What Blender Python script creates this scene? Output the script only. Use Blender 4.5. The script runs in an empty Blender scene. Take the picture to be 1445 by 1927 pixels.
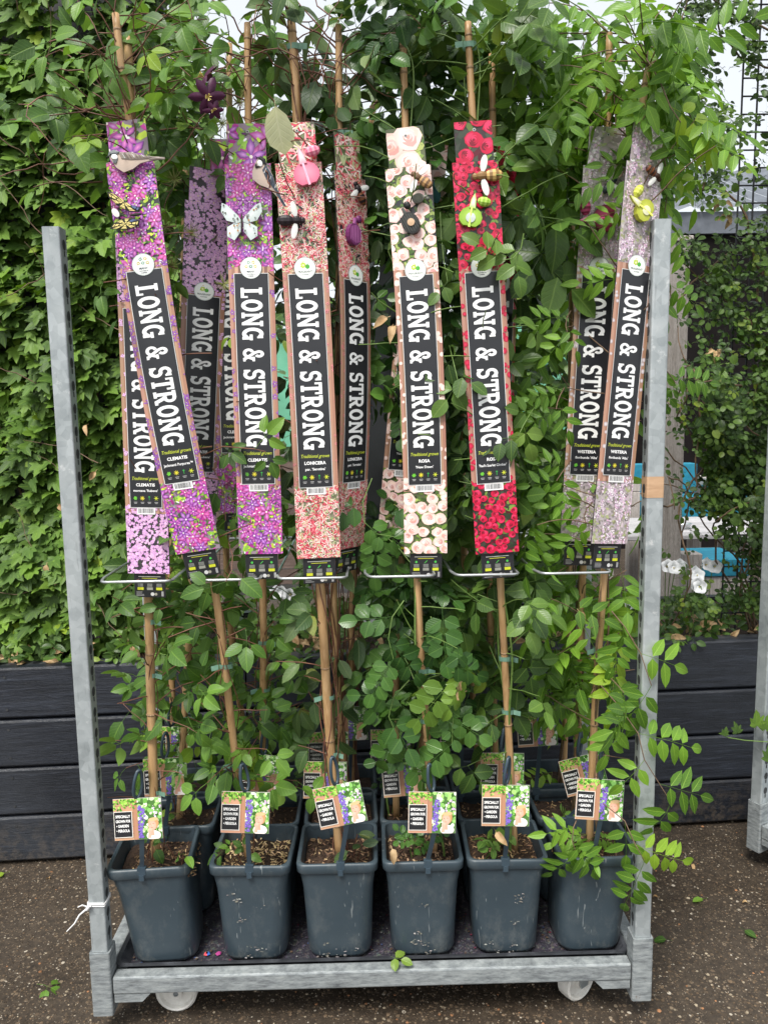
import bpy, math, random
from math import sin, cos, pi, radians, sqrt, atan2
from mathutils import Vector, Matrix, noise
rnd = random.Random(7)
S = bpy.context.scene
COL = S.collection
# ------------------------------------------------------------------ camera, sky, sun, exposure
CAMP = Vector((0.01767, -1.72984, 1.49656)); YAW, PITCH, ROLL = 0.015565, 0.126124, -0.016335
F, CX, CY = 1447., 722.5, 963.5
_f = Vector((sin(YAW)*cos(PITCH), cos(YAW)*cos(PITCH), -sin(PITCH)))
_r = Vector((cos(YAW), -sin(YAW), 0)); _u = _r.cross(_f)
CR = _r*cos(ROLL)+_u*sin(ROLL); CU = -_r*sin(ROLL)+_u*cos(ROLL); CF = _f
cam = bpy.data.cameras.new('camera'); camo = bpy.data.objects.new('camera', cam); COL.objects.link(camo)
camo.matrix_world = Matrix(((CR.x, CU.x, -CF.x, CAMP.x), (CR.y, CU.y, -CF.y, CAMP.y), (CR.z, CU.z, -CF.z, CAMP.z), (0, 0, 0, 1)))
cam.sensor_fit = 'VERTICAL'; cam.sensor_height = 24.0; cam.lens = 24.0*F/1927.; cam.clip_end = 300; cam.clip_start = .02
cam.dof.use_dof = True; cam.dof.focus_distance = 1.75; cam.dof.aperture_fstop = 18.0
S.camera = camo
W = bpy.data.worlds.new('World'); S.world = W; W.use_nodes = True
SUN_EL, SUN_AZ = radians(58), radians(205)   # azimuth clockwise from +Y: behind the camera, to its left
nt = W.node_tree; bg = nt.nodes['Background']
sky = nt.nodes.new('ShaderNodeTexSky'); sky.sky_type = 'NISHITA'; sky.sun_disc = False
sky.sun_elevation = SUN_EL; sky.sun_rotation = SUN_AZ; sky.dust_density = 5; sky.air_density = 1.0
hs = nt.nodes.new('ShaderNodeHueSaturation'); hs.inputs['Saturation'].default_value = .38
nt.links.new(sky.outputs[0], hs.inputs['Color'])
cl = nt.nodes.new('ShaderNodeMix'); cl.data_type = 'RGBA'; cl.inputs[0].default_value = .66; cl.inputs[7].default_value = (5.0, 5.25, 5.5, 1)   # thin bright overcast
nt.links.new(hs.outputs[0], cl.inputs[6]); nt.links.new(cl.outputs[2], bg.inputs['Color'])
bg.inputs['Strength'].default_value = 0.115
sl = bpy.data.lights.new('sun', 'SUN'); sl.energy = 2.3; sl.angle = radians(20); sl.color = (1, .96, .9)
so = bpy.data.objects.new('sun', sl); COL.objects.link(so)
sd = Vector((sin(SUN_AZ)*cos(SUN_EL), cos(SUN_AZ)*cos(SUN_EL), sin(SUN_EL)))
so.rotation_euler = sd.to_track_quat('Z', 'Y').to_euler()
S.view_settings.view_transform = 'Standard'; S.view_settings.look = 'None'; S.view_settings.gamma = 1
S.view_settings.exposure = 0.98; S.view_settings.use_curve_mapping = False
S.cycles.max_bounces = 7; S.cycles.transparent_max_bounces = 8

# ------------------------------------------------------------------ helpers
def at(px, py, Y):
    d = CF + CR*((px-CX)/F) - CU*((py-CY)/F); t = (Y-CAMP.y)/d.y
    return CAMP + d*t
def proj(P):
    d = Vector(P)-CAMP; z = d.dot(CF)
    return CX+F*d.dot(CR)/z, CY-F*d.dot(CU)/z, z
def lin(c): return tuple((x/255/12.92 if x/255 <= .04045 else ((x/255+.055)/1.055)**2.4) for x in c)
def hx(s): return lin((int(s[0:2], 16), int(s[2:4], 16), int(s[4:6], 16)))
def ru(a, b): return rnd.uniform(a, b)

class MB:
    def __init__(s): s.v = []; s.f = []; s.uv = []; s.c = []; s.usec = False; s.useuv = False
    def face(s, idx, uv=None, col=None):
        s.f.append(tuple(idx))
        if uv: s.useuv = True
        s.uv.extend(uv if uv else [(0, 0)]*len(idx))
        if col is not None: s.usec = True
        c = col if col is not None else (1, 1, 1)
        s.c.extend(c if isinstance(c, list) else [c]*len(idx))
    def poly(s, pts, uv=None, col=None):
        n = len(s.v); s.v.extend([tuple(p) for p in pts]); s.face(range(n, n+len(pts)), uv, col)
    def box(s, a, b, M=None, col=None):
        P = [Vector((x, y, z)) for x in (a[0], b[0]) for y in (a[1], b[1]) for z in (a[2], b[2])]
        if M is not None: P = [M @ p for p in P]
        n = len(s.v); s.v.extend([tuple(p) for p in P])
        for q in ((0, 1, 3, 2), (4, 6, 7, 5), (0, 4, 5, 1), (2, 3, 7, 6), (0, 2, 6, 4), (1, 5, 7, 3)):
            s.face([n+i for i in q], col=col)
    def tube(s, pts, r, k=5, col=None, cap=True):
        pts = [Vector(p) for p in pts]; n0 = len(s.v); m = len(pts)
        R = r if isinstance(r, (list, tuple)) else [r]*m
        for i, p in enumerate(pts):
            d = (pts[min(i+1, m-1)]-pts[max(i-1, 0)])
            d = d.normalized() if d.length > 1e-9 else Vector((0, 0, 1))
            a = d.cross(Vector((.3, .9, .1))).normalized(); b = d.cross(a)
            for j in range(k):
                t = 2*pi*j/k; s.v.append(tuple(p+(a*cos(t)+b*sin(t))*R[i]))
        for i in range(m-1):
            for j in range(k):
                j2 = (j+1) % k
                s.face((n0+i*k+j, n0+i*k+j2, n0+(i+1)*k+j2, n0+(i+1)*k+j), [(j/k, i), ((j+1)/k, i), ((j+1)/k, i+1), (j/k, i+1)], col)
        if cap:
            s.face([n0+j for j in range(k)][::-1], None, col); s.face([n0+(m-1)*k+j for j in range(k)], None, col)
    def rings(s, rings, close=True, capb=False, capt=False, col=None):
        n0 = len(s.v); k = len(rings[0])
        for r in rings: s.v.extend([tuple(p) for p in r])
        for i in range(len(rings)-1):
            for j in range(k if close else k-1):
                j2 = (j+1) % k; s.face((n0+i*k+j, n0+i*k+j2, n0+(i+1)*k+j2, n0+(i+1)*k+j), None, col)
        if capb: s.face([n0+j for j in range(k)][::-1], None, col)
        if capt: s.face([n0+(len(rings)-1)*k+j for j in range(k)], None, col)
    def mesh(s, name, mat, org=(0, 0, 0), smooth=False):
        me = bpy.data.meshes.new(name); o = Vector(org)
        me.from_pydata([(v[0]-o.x, v[1]-o.y, v[2]-o.z) for v in s.v], [], s.f)
        if s.useuv:
            l = me.uv_layers.new(name='UVMap'); l.data.foreach_set('uv', [x for q in s.uv for x in q])
        if s.usec:
            a = me.color_attributes.new('col', 'FLOAT_COLOR', 'CORNER'); a.data.foreach_set('color', [x for q in s.c for x in (q[0], q[1], q[2], 1)])
        if smooth: me.polygons.foreach_set('use_smooth', [True]*len(me.polygons))
        me.materials.append(mat); me.update(); return me
    def build(s, name, mat, parent=None, smooth=False, org=None, **kw):
        if org is None: org = parent.get('_o', (0, 0, 0)) if parent else (0, 0, 0)
        return link(name, s.mesh(name, mat, org, smooth), parent, **kw)
def link(name, me, parent=None, label=None, cat=None, group=None, kind=None, M=None):
    o = bpy.data.objects.new(name, me); COL.objects.link(o)
    if parent: o.parent = parent
    if M is not None: o.matrix_local = M
    tag(o, label, cat, group, kind); return o
def tag(o, label=None, cat=None, group=None, kind=None):
    if label: o['label'] = label
    if cat: o['category'] = cat
    if group: o['group'] = group
    if kind: o['kind'] = kind
ORG = {}
def thing(name, loc, label, cat, group=None):
    o = bpy.data.objects.new(name, None); COL.objects.link(o); o.location = loc; o.empty_display_size = .05
    tag(o, label, cat, group); o['_o'] = tuple(loc); return o
def sub(part, parent):  # origin of a part's children equals its thing's origin
    part['_o'] = parent['_o']; return part

# ------------------------------------------------------------------ materials
def newmat(name):
    m = bpy.data.materials.new(name); m.use_nodes = True; t = m.node_tree; return m, t, t.nodes['Principled BSDF']
def N(t, typ, **kw):
    n = t.nodes.new(typ)
    for k, v in kw.items():
        if k.startswith('i_'):
            n.inputs[k[2:].replace('_', ' ')].default_value = v
        else: setattr(n, k, v)
    return n
def ramp(t, fac, stops, interp='LINEAR'):
    r = t.nodes.new('ShaderNodeValToRGB'); e = r.color_ramp.elements; r.color_ramp.interpolation = interp
    while len(e) < len(stops): e.new(.5)
    for i, (p, c) in enumerate(stops): e[i].position = p; e[i].color = (*c, 1) if len(c) == 3 else c
    t.links.new(fac, r.inputs[0]); return r.outputs[0]
def mth(t, op, a, b=None, c=None):
    n = t.nodes.new('ShaderNodeMath'); n.operation = op
    for i, x in enumerate((a, b, c)):
        if x is None: continue
        if isinstance(x, (int, float)): n.inputs[i].default_value = x
        else: t.links.new(x, n.inputs[i])
    return n.outputs[0]
def mix(t, fac, a, b, typ='MIX'):
    n = t.nodes.new('ShaderNodeMix'); n.data_type = 'RGBA'; n.blend_type = typ
    for i, x in ((0, fac), (6, a), (7, b)):
        if isinstance(x, (int, float)): n.inputs[i].default_value = x
        elif isinstance(x, tuple): n.inputs[i].default_value = (*x, 1) if len(x) == 3 else x
        else: t.links.new(x, n.inputs[i])
    return n.outputs[2]
def tnoise(t, scale, detail=4, rough=.55, vec=None, dist=0):
    n = N(t, 'ShaderNodeTexNoise', i_Scale=scale, i_Detail=detail, i_Roughness=rough, i_Distortion=dist)
    if vec is not None: t.links.new(vec, n.inputs['Vector'])
    return n
def bump(t, b, h, strength=.3, dist=.01):
    n = N(t, 'ShaderNodeBump', i_Strength=strength, i_Distance=dist); t.links.new(h, n.inputs['Height']); t.links.new(n.outputs[0], b.inputs['Normal'])
def objco(t, scale=(1, 1, 1)):
    tc = t.nodes.new('ShaderNodeTexCoord'); mp = t.nodes.new('ShaderNodeMapping'); mp.inputs['Scale'].default_value = scale
    t.links.new(tc.outputs['Object'], mp.inputs[0]); return mp.outputs[0]
def geoco(t, scale=(1, 1, 1)):
    tc = t.nodes.new('ShaderNodeNewGeometry'); mp = t.nodes.new('ShaderNodeMapping'); mp.inputs['Scale'].default_value = scale
    t.links.new(tc.outputs['Position'], mp.inputs[0]); return mp.outputs[0]

def noisy(name, c1, c2, scale=20, rough=.6, metal=0., stretch=(1, 1, 1), bs=.2, bd=.004, detail=5, c3=None, spec=.5):
    m, t, b = newmat(name); n = tnoise(t, scale, detail, .6, geoco(t, stretch))
    st = [(.3, c1), (.7, c2)] if c3 is None else [(.25, c1), (.5, c2), (.72, c3)]
    t.links.new(ramp(t, n.outputs[0], st), b.inputs['Base Color'])
    b.inputs['Roughness'].default_value = rough; b.inputs['Metallic'].default_value = metal; b.inputs['Specular IOR Level'].default_value = spec
    if bs: bump(t, b, n.outputs[0], bs, bd)
    return m

def leafmat(name, dark, mid, light, rough=.42, vein=.25, trans=.25, yellow=.04, back=.5, clump=.35):
    m, t, b = newmat(name)
    oi = t.nodes.new('ShaderNodeObjectInfo'); at_ = N(t, 'ShaderNodeAttribute', attribute_name='col')
    r = mth(t, 'FRACT', mth(t, 'ADD', oi.outputs['Random'], at_.outputs['Fac']))
    col = ramp(t, r, [(0, dark), (.45, mid), (1-yellow*1.6, light), (1-yellow*.5, (light[0]*1.55, light[1]*1.22, light[2]*.8))])
    cn = tnoise(t, 5.5, 2, .5, geoco(t)); col = mix(t, clump, col, ramp(t, cn.outputs[0], [(.38, (.42, .46, .62)), (.6, (1.15, 1.12, .95))]), 'MULTIPLY')
    n = tnoise(t, 28, 3, .6, objco(t)); col = mix(t, .35, col, ramp(t, n.outputs[0], [(.3, (.45, .45, .45)), (.7, (1, 1, 1))]), 'MULTIPLY')
    uv = t.nodes.new('ShaderNodeUVMap'); sx = t.nodes.new('ShaderNodeSeparateXYZ'); t.links.new(uv.outputs[0], sx.inputs[0])
    au = mth(t, 'ABSOLUTE', sx.outputs[0])
    rib = mth(t, 'SUBTRACT', 1, mth(t, 'MULTIPLY', au, 9)); rib.node.use_clamp = True
    sv = mth(t, 'SINE', mth(t, 'MULTIPLY', mth(t, 'SUBTRACT', sx.outputs[1], mth(t, 'MULTIPLY', au, .25)), 46))
    sv2 = mth(t, 'MULTIPLY', mth(t, 'SUBTRACT', sv, .78), 3.5); sv2.node.use_clamp = True
    vm = mth(t, 'MULTIPLY', mth(t, 'MAXIMUM', rib, mth(t, 'MULTIPLY', sv2, .35)), vein)
    col = mix(t, vm, col, (light[0]*1.9, light[1]*1.6, light[2]*1.9))
    g = t.nodes.new('ShaderNodeNewGeometry')
    pale = (mid[0]*1.3+.03, mid[1]*1.15+.03, mid[2]*1.3+.03)
    col = mix(t, mth(t, 'MULTIPLY', g.outputs['Backfacing'], back), col, pale)
    t.links.new(col, b.inputs['Base Color']); b.inputs['Specular IOR Level'].default_value = .36
    t.links.new(mth(t, 'ADD', rough, mth(t, 'MULTIPLY', g.outputs['Backfacing'], .2)), b.inputs['Roughness'])
    bump(t, b, mth(t, 'ADD', mth(t, 'MULTIPLY', mth(t, 'MAXIMUM', rib, sv2), -1), mth(t, 'MULTIPLY', n.outputs[0], 1.5)), .35, .0015)
    tr = t.nodes.new('ShaderNodeBsdfTranslucent'); t.links.new(mix(t, 1., col, (1.5, 1.5, .6), 'MULTIPLY'), tr.inputs[0])
    ms = t.nodes.new('ShaderNodeMixShader'); ms.inputs[0].default_value = trans
    t.links.new(b.outputs[0], ms.inputs[1]); t.links.new(tr.outputs[0], ms.inputs[2])
    t.links.new(ms.outputs[0], t.nodes['Material Output'].inputs[0]); return m

M = {}
M['ivy'] = leafmat('ivy_leaf', (.036, .085, .015), (.085, .18, .025), (.20, .36, .04), .34, .5, .24, .02, .2, .6)
M['clematis'] = leafmat('clematis_leaf', (.05, .115, .022), (.09, .20, .032), (.16, .31, .045), .42, .35, .28, .05)
M['honeysuckle'] = leafmat('honeysuckle_leaf', (.04, .085, .03), (.075, .14, .045), (.14, .21, .075), .4, .35, .2, .04)
M['rose'] = leafmat('glossy_rose_leaf', (.022, .068, .014), (.046, .12, .022), (.09, .20, .034), .30, .3, .15, .01)
M['scarlet'] = leafmat('rose_leaf', (.04, .09, .020), (.078, .16, .030), (.14, .25, .045), .36, .35, .22, .03)
M['wisteria'] = leafmat('wisteria_leaf', (.08, .18, .022), (.13, .28, .032), (.21, .40, .045), .4, .45, .33, .05)
M['dark'] = leafmat('shrub_leaf', (.03, .07, .014), (.06, .13, .024), (.12, .22, .038), .38, .3, .2, .02)
M['akebia'] = leafmat('small_climber_leaf', (.025, .055, .012), (.05, .11, .02), (.12, .21, .035), .4, .3, .25, .04)
M['dead'] = noisy('dead_leaf', (.28, .16, .06), (.5, .36, .2), 40, .7)
M['stem_red'] = noisy('red_brown_stem', (.10, .035, .025), (.2, .09, .05), 60, .55)
M['stem_green'] = noisy('green_stem', (.08, .15, .03), (.16, .25, .06), 60, .5)
M['stem_brown'] = noisy('woody_stem', (.09, .055, .03), (.2, .13, .08), 60, .7)
M['tie'] = noisy('tie_tape', (.13, .26, .19), (.2, .36, .27), 60, .45)
M['pot'] = None

def galv():
    m, t, b = newmat('galvanised_steel'); co = geoco(t)
    n = tnoise(t, 9, 6, .65, co); v = N(t, 'ShaderNodeTexVoronoi', i_Scale=55); t.links.new(co, v.inputs['Vector'])
    sc = tnoise(t, 60, 3, .7, geoco(t, (1, 1, .12)))
    c = ramp(t, n.outputs[0], [(.25, (.27, .30, .31)), (.5, (.36, .395, .405)), (.75, (.46, .49, .495))])
    bw = t.nodes.new('ShaderNodeRGBToBW'); t.links.new(v.outputs['Color'], bw.inputs[0]); c = mix(t, .25, c, bw.outputs[0], 'SOFT_LIGHT')
    c = mix(t, ramp(t, sc.outputs[0], [(.62, (0, 0, 0)), (.72, (.5, .5, .5))]), c, (.12, .13, .13))
    c = mix(t, ramp(t, tnoise(t, 17, 5, .7, co).outputs[0], [(.62, (0, 0, 0)), (.70, (.55, .55, .55))]), c, (.72, .73, .72))
    t.links.new(c, b.inputs['Base Color']); b.inputs['Metallic'].default_value = .35
    t.links.new(ramp(t, n.outputs[0], [(.3, (.38,)*3), (.7, (.62,)*3)]), b.inputs['Roughness'])
    bump(t, b, sc.outputs[0], .12, .002); return m
M['galv'] = galv()
def dirty():
    m, t, b = newmat('scuffed_steel_beam'); co = geoco(t, (1, 1, 5)); n = tnoise(t, 26, 9, .78, co)
    c = ramp(t, n.outputs[0], [(.3, (.07, .075, .085)), (.42, (.20, .22, .23)), (.58, (.34, .37, .375)), (.8, (.47, .49, .48))])
    n2 = tnoise(t, 90, 3, .6, geoco(t, (.3, 1, 1))); c = mix(t, .4, c, ramp(t, n2.outputs[0], [(.35, (.5,)*3), (.65, (1.1,)*3)]), 'MULTIPLY')
    rn = tnoise(t, 13, 6, .8, geoco(t)); c = mix(t, ramp(t, rn.outputs[0], [(.66, (0,)*3), (.72, (.7,)*3)]), c, (.13, .075, .045))
    t.links.new(c, b.inputs['Base Color']); b.inputs['Metallic'].default_value = .25; b.inputs['Roughness'].default_value = .55
    bump(t, b, n.outputs[0], .3, .002); return m
M['beam'] = dirty()
def potmat():
    m, t, b = newmat('slate_blue_plastic'); co = geoco(t)
    n = tnoise(t, 5, 6, .6, co); c = ramp(t, n.outputs[0], [(.3, (.032, .049, .062)), (.7, (.045, .065, .080))])
    sx = t.nodes.new('ShaderNodeSeparateXYZ'); t.links.new(co, sx.inputs[0])
    dn = tnoise(t, 22, 8, .75, geoco(t, (1, 1, .7)))
    low = mth(t, 'MULTIPLY', mth(t, 'SUBTRACT', .24, sx.outputs[2]), 6); low.node.use_clamp = True
    d = mth(t, 'MULTIPLY', ramp(t, dn.outputs[0], [(.50, (0,)*3), (.66, (1,)*3)]), mth(t, 'ADD', low, .22)); d.node.use_clamp = True
    c = mix(t, mth(t, 'MULTIPLY', d, .45), c, (.3, .3, .27))
    sc = tnoise(t, 30, 2, .5, geoco(t, (3, 3, .35)), 1.5)
    c = mix(t, ramp(t, sc.outputs[0], [(.70, (0,)*3), (.72, (.4,)*3)]), c, (.35, .38, .38))
    t.links.new(c, b.inputs['Base Color']); b.inputs['Roughness'].default_value = .42; bump(t, b, dn.outputs[0], .08, .002); return m
M['pot'] = potmat()
M['strap'] = noisy('blue_grey_strap', (.03, .05, .07), (.045, .07, .09), 20, .38, bs=0)
M['bamboo'] = None
def bamboo():
    m, t, b = newmat('bamboo'); n = tnoise(t, 25, 5, .6, geoco(t, (4, 4, .25)))
    c = ramp(t, n.outputs[0], [(.25, (.33, .185, .08)), (.5, (.52, .33, .16)), (.75, (.64, .44, .24))])
    oi = t.nodes.new('ShaderNodeObjectInfo'); n2 = tnoise(t, 9, 3, .5, geoco(t))
    c = mix(t, mth(t, 'MULTIPLY', oi.outputs['Random'], .45), c, mix(t, 1., c, (.6, .48, .4), 'MULTIPLY'))
    c = mix(t, ramp(t, n2.outputs[0], [(.6, (0,)*3), (.72, (.5,)*3)]), c, (.2, .12, .07))
    t.links.new(c, b.inputs['Base Color']); b.inputs['Roughness'].default_value = .45; bump(t, b, n.outputs[0], .2, .001); return m
M['bamboo'] = bamboo()
M['node'] = noisy('bamboo_node', (.18, .1, .05), (.36, .24, .13), 60, .6)
def soilmat():
    m, t, b = newmat('potting_soil'); n = tnoise(t, 120, 5, .75, geoco(t))
    t.links.new(ramp(t, n.outputs[0], [(.3, (.012, .007, .004)), (.55, (.055, .03, .018)), (.8, (.14, .085, .05))]), b.inputs['Base Color'])
    b.inputs['Roughness'].default_value = .9; bump(t, b, n.outputs[0], 1, .006); return m
M['soil'] = soilmat()
def attrmat(name, rough=.5, spec=.5, bs=0, coat=0):
    m, t, b = newmat(name); a = N(t, 'ShaderNodeAttribute', attribute_name='col'); t.links.new(a.outputs['Color'], b.inputs['Base Color'])
    b.inputs['Roughness'].default_value = rough; b.inputs['Specular IOR Level'].default_value = spec
    b.inputs['Coat Weight'].default_value = coat; b.inputs['Coat Roughness'].default_value = .2
    if bs: bump(t, b, tnoise(t, 30, 3, .5, geoco(t)).outputs[0], bs, .004)
    return m
M['print'] = attrmat('printed_card', .33, .5, .12, .15)
M['chips'] = attrmat('loose_chips', .85, .2)
M['figure'] = attrmat('coloured_card', .45, .4)
M['white'] = noisy('white_plastic', (.62, .6, .55), (.78, .77, .72), 30, .45)
M['black'] = noisy('black_plastic', (.012, .013, .016), (.03, .032, .038), 25, .42, c3=(.07, .075, .085))
M['wire'] = noisy('steel_wire', (.4, .42, .44), (.6, .62, .63), 40, .35, .7)
M['hole'] = noisy('keyhole_recess', (.02, .022, .024), (.05, .052, .055), 40, .8)
M['tape'] = noisy('brown_tape', (.42, .26, .15), (.55, .36, .22), 15, .5, stretch=(1, 1, 6))
def plankmat(name, a, b_, c_, rough=.5, grain=(1, 6, 14), spec=.5, sc=6):
    m, t, b = newmat(name); n = tnoise(t, sc, 8, .65, objco(t, grain), .6)
    w = tnoise(t, sc*5, 4, .7, objco(t, (grain[0]*.6, grain[1], grain[2]*1.6)))
    c = ramp(t, n.outputs[0], [(.3, a), (.55, b_), (.8, c_)]); c = mix(t, .5, c, ramp(t, w.outputs[0], [(.35, (.45,)*3), (.65, (1.15,)*3)]), 'MULTIPLY')
    oi = t.nodes.new('ShaderNodeObjectInfo'); c = mix(t, mth(t, 'MULTIPLY', oi.outputs['Random'], .3), c, (0, 0, 0))
    if name.startswith('black'):   # dried mud splashed up from the ground
        z_ = t.nodes.new('ShaderNodeSeparateXYZ'); t.links.new(geoco(t), z_.inputs[0]); mn = tnoise(t, 38, 6, .7, geoco(t))
        lo = mth(t, 'SUBTRACT', 1, mth(t, 'MULTIPLY', z_.outputs[2], 5)); lo.node.use_clamp = True
        mk = mth(t, 'MULTIPLY', lo, ramp(t, mn.outputs[0], [(.45, (0,)*3), (.62, (.8,)*3)])); c = mix(t, mk, c, (.10, .08, .06))
        big = tnoise(t, 2.2, 3, .5, geoco(t)); c = mix(t, ramp(t, big.outputs[0], [(.45, (0,)*3), (.75, (.4,)*3)]), c, (.06, .068, .082))
    t.links.new(c, b.inputs['Base Color']); b.inputs['Roughness'].default_value = rough; b.inputs['Specular IOR Level'].default_value = spec
    bump(t, b, mth(t, 'ADD', n.outputs[0], w.outputs[0]), .5, .004); return m
M['plank'] = plankmat('black_stained_timber', (.006, .008, .012), (.018, .022, .032), (.055, .066, .09), .42)
M['grey_wood'] = plankmat('weathered_timber', (.32, .28, .25), (.47, .43, .40), (.58, .54, .51), .8, (14, 14, 1))
M['table_wood'] = plankmat('pale_table_slat', (.35, .34, .34), (.5, .49, .5), (.62, .61, .62), .7, (1, 12, 12))
M['brown_wood'] = plankmat('brown_timber', (.10, .065, .05), (.17, .12, .10), (.27, .2, .17), .8, (1, 12, 12))
M['teal'] = noisy('teal_cushion', (.005, .14, .22), (.012, .20, .29), 30, .8)
M['mint'] = noisy('mint_tarp', (.10, .34, .22), (.16, .44, .29), 6, .7)
M['wallm'] = noisy('dark_render', (.006, .005, .005), (.012, .010, .010), 8, .9, spec=.1)
M['roofm'] = noisy('grey_roof_sheet', (.07, .08, .095), (.13, .145, .17), 8, .5)
M['tmetal'] = noisy('dark_wire', (.012, .012, .016), (.03, .03, .036), 30, .5)
M['petal'] = noisy('white_petal', (.7, .72, .74), (.85, .86, .88), 60, .6)
M['purple'] = noisy('deep_purple_petal', (.04, .001, .025), (.075, .003, .045), 50, .5)
M['yellow'] = noisy('yellow_stamen', (.5, .4, .1), (.7, .6, .2), 50, .6)
M['string'] = noisy('white_string', (.6, .6, .6), (.8, .8, .8), 90, .7)
def feltmat():
    m, t, b = newmat('felt_mat'); v = N(t, 'ShaderNodeTexVoronoi', i_Scale=140); t.links.new(geoco(t), v.inputs['Vector'])
    h = N(t, 'ShaderNodeHueSaturation', i_Saturation=.35, i_Value=.14); t.links.new(v.outputs['Color'], h.inputs['Color'])
    n = tnoise(t, 90, 5, .8, geoco(t)); c = mix(t, ramp(t, n.outputs[0], [(.5, (0,)*3), (.62, (1,)*3)]), (.02, .018, .03), h.outputs[0])
    t.links.new(c, b.inputs['Base Color']); b.inputs['Roughness'].default_value = .95; bump(t, b, n.outputs[0], 1, .006); return m
M['felt'] = feltmat()
def groundmat():
    m, t, b = newmat('exposed_aggregate'); co = geoco(t)
    base = ramp(t, tnoise(t, 45, 7, .75, co).outputs[0], [(.3, (.015, .011, .008)), (.55, (.050, .037, .025)), (.8, (.105, .080, .056))])
    big = tnoise(t, 1.6, 4, .6, co); base = mix(t, .55, base, ramp(t, big.outputs[0], [(.3, (.45,)*3), (.65, (1.1,)*3)]), 'MULTIPLY')
    hsum = None
    for sc, th in ((80, .32), (140, .34), (230, .3)):
        v = N(t, 'ShaderNodeTexVoronoi', i_Scale=sc); t.links.new(co, v.inputs['Vector'])
        s = t.nodes.new('ShaderNodeSeparateColor'); t.links.new(v.outputs['Color'], s.inputs[0])
        pc = ramp(t, s.outputs[0], [(0, (.025, .019, .013)), (.5, (.075, .052, .032)), (.72, (.13, .092, .058)), (.92, (.22, .17, .115)), (.985, (.48, .43, .35))])
        thr = mth(t, 'MULTIPLY', s.outputs[1], th*1.5)
        msk = mth(t, 'MULTIPLY', mth(t, 'SUBTRACT', thr, v.outputs['Distance']), 30); msk.node.use_clamp = True
        base = mix(t, mth(t, 'MULTIPLY', msk, .85), base, pc)
        hh = mth(t, 'MULTIPLY', msk, .6); hsum = hh if hsum is None else mth(t, 'ADD', hsum, hh)
    t.links.new(base, b.inputs['Base Color'])
    t.links.new(ramp(t, big.outputs[0], [(.35, (.42,)*3), (.6, (.75,)*3)]), b.inputs['Roughness']); bump(t, b, hsum, .7, .004); return m
M['ground'] = groundmat()
# ------------------------------------------------------------------ ground and planter
g = MB(); g.poly([(-40, -20, 0), (40, -20, 0), (40, 60, 0), (-40, 60, 0)]); g.build('ground', M['ground'], kind='structure')
def stone(mb, c, r, col, flat=.6):
    a = ru(0, 6); rings = []
    for zz, k in ((-.5, .7), (0, 1), (.55, .62)):
        rings.append([(c[0]+r*k*cos(a+i*pi/2.5)*ru(.8, 1.2), c[1]+r*k*sin(a+i*pi/2.5)*ru(.7, 1.1), c[2]+zz*r*flat) for i in range(5)])
    mb.rings(rings, capt=True, col=col)
mb = MB()
for i in range(7500):
    y = ru(-.25, .9) if rnd.random() < .7 else ru(-.25, .15); x = ru(-1.4, 1.6)
    k = rnd.random(); c = (.065, .05, .036) if k < .55 else (.12, .085, .055) if k < .88 else (.30, .25, .18) if k < .97 else (.28, .14, .07)
    f = ru(.6, 1.2); stone(mb, (x, y, .0005), ru(.002, .0048)*(1 if rnd.random() < .9 else 1.35), (c[0]*f, c[1]*f, c[2]*f))
mb.build('gravel', M['chips'], kind='stuff')

PA = radians(3.2)
def plane_y(x): return .80+x*math.tan(PA)
PM = Matrix.Translation((0, .80, 0)) @ Matrix.Rotation(PA, 4, 'Z')
planter = thing('planter_box', (0, .8, 0), 'long black stained timber planter of wide horizontal boards behind the plant trolley', 'planter')
zz = 0.012
for k, h in enumerate((.165, .17, .168, .18)):
    for sx, (x0, x1) in enumerate(((-3.2, -.42), (-.415, 1.62), (1.625, 3.4))):
        q = MB(); dy = ru(-.002, .002)
        prof = [(-.0+dy, zz+.004), (-.004+dy, zz+.010), (-.004+dy, zz+h-.012), (0+dy, zz+h-.005), (.030, zz+h-.005), (.030, zz+.004)]
        r0 = [PM @ Vector((x0, a, b)) for a, b in prof]; r1 = [PM @ Vector((x1, a, b)) for a, b in prof]
        q.rings([r1, r0], capb=True, capt=True); q.build('plank', M['plank'], planter)
    for xs in (-2.3, -1.2, -.48, -.36, .55, 1.56, 1.69, 2.6):
        for dz in (.035, h-.035):
            q = MB(); q.poly([PM @ Vector((xs+.0045*cos(j*pi/4), -.0062, zz+dz+.0045*sin(j*pi/4))) for j in range(8)][::1]); q.build('screw', M['hole'], planter)
    zz += h
q = MB(); q.box((-3.2, .034, .012), (3.4, .08, zz-.01), PM); q.build('inner_wall', M['black'], planter)
q = MB(); q.box((-3.2, .60, .012), (3.4, .64, zz), PM); q.build('back_wall', M['plank'], planter)
TOPZ = zz
q = MB(); n0 = 60
for i in range(n0):
    x0 = -3.2+6.6*i/n0; x1 = -3.2+6.6*(i+1)/n0
    q.poly([PM @ Vector(p) for p in ((x0, .08, TOPZ-.04), (x1, .08, TOPZ-.04), (x1, .6, TOPZ-.02), (x0, .6, TOPZ-.02))])
q.build('soil', M['soil'], planter)

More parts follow.
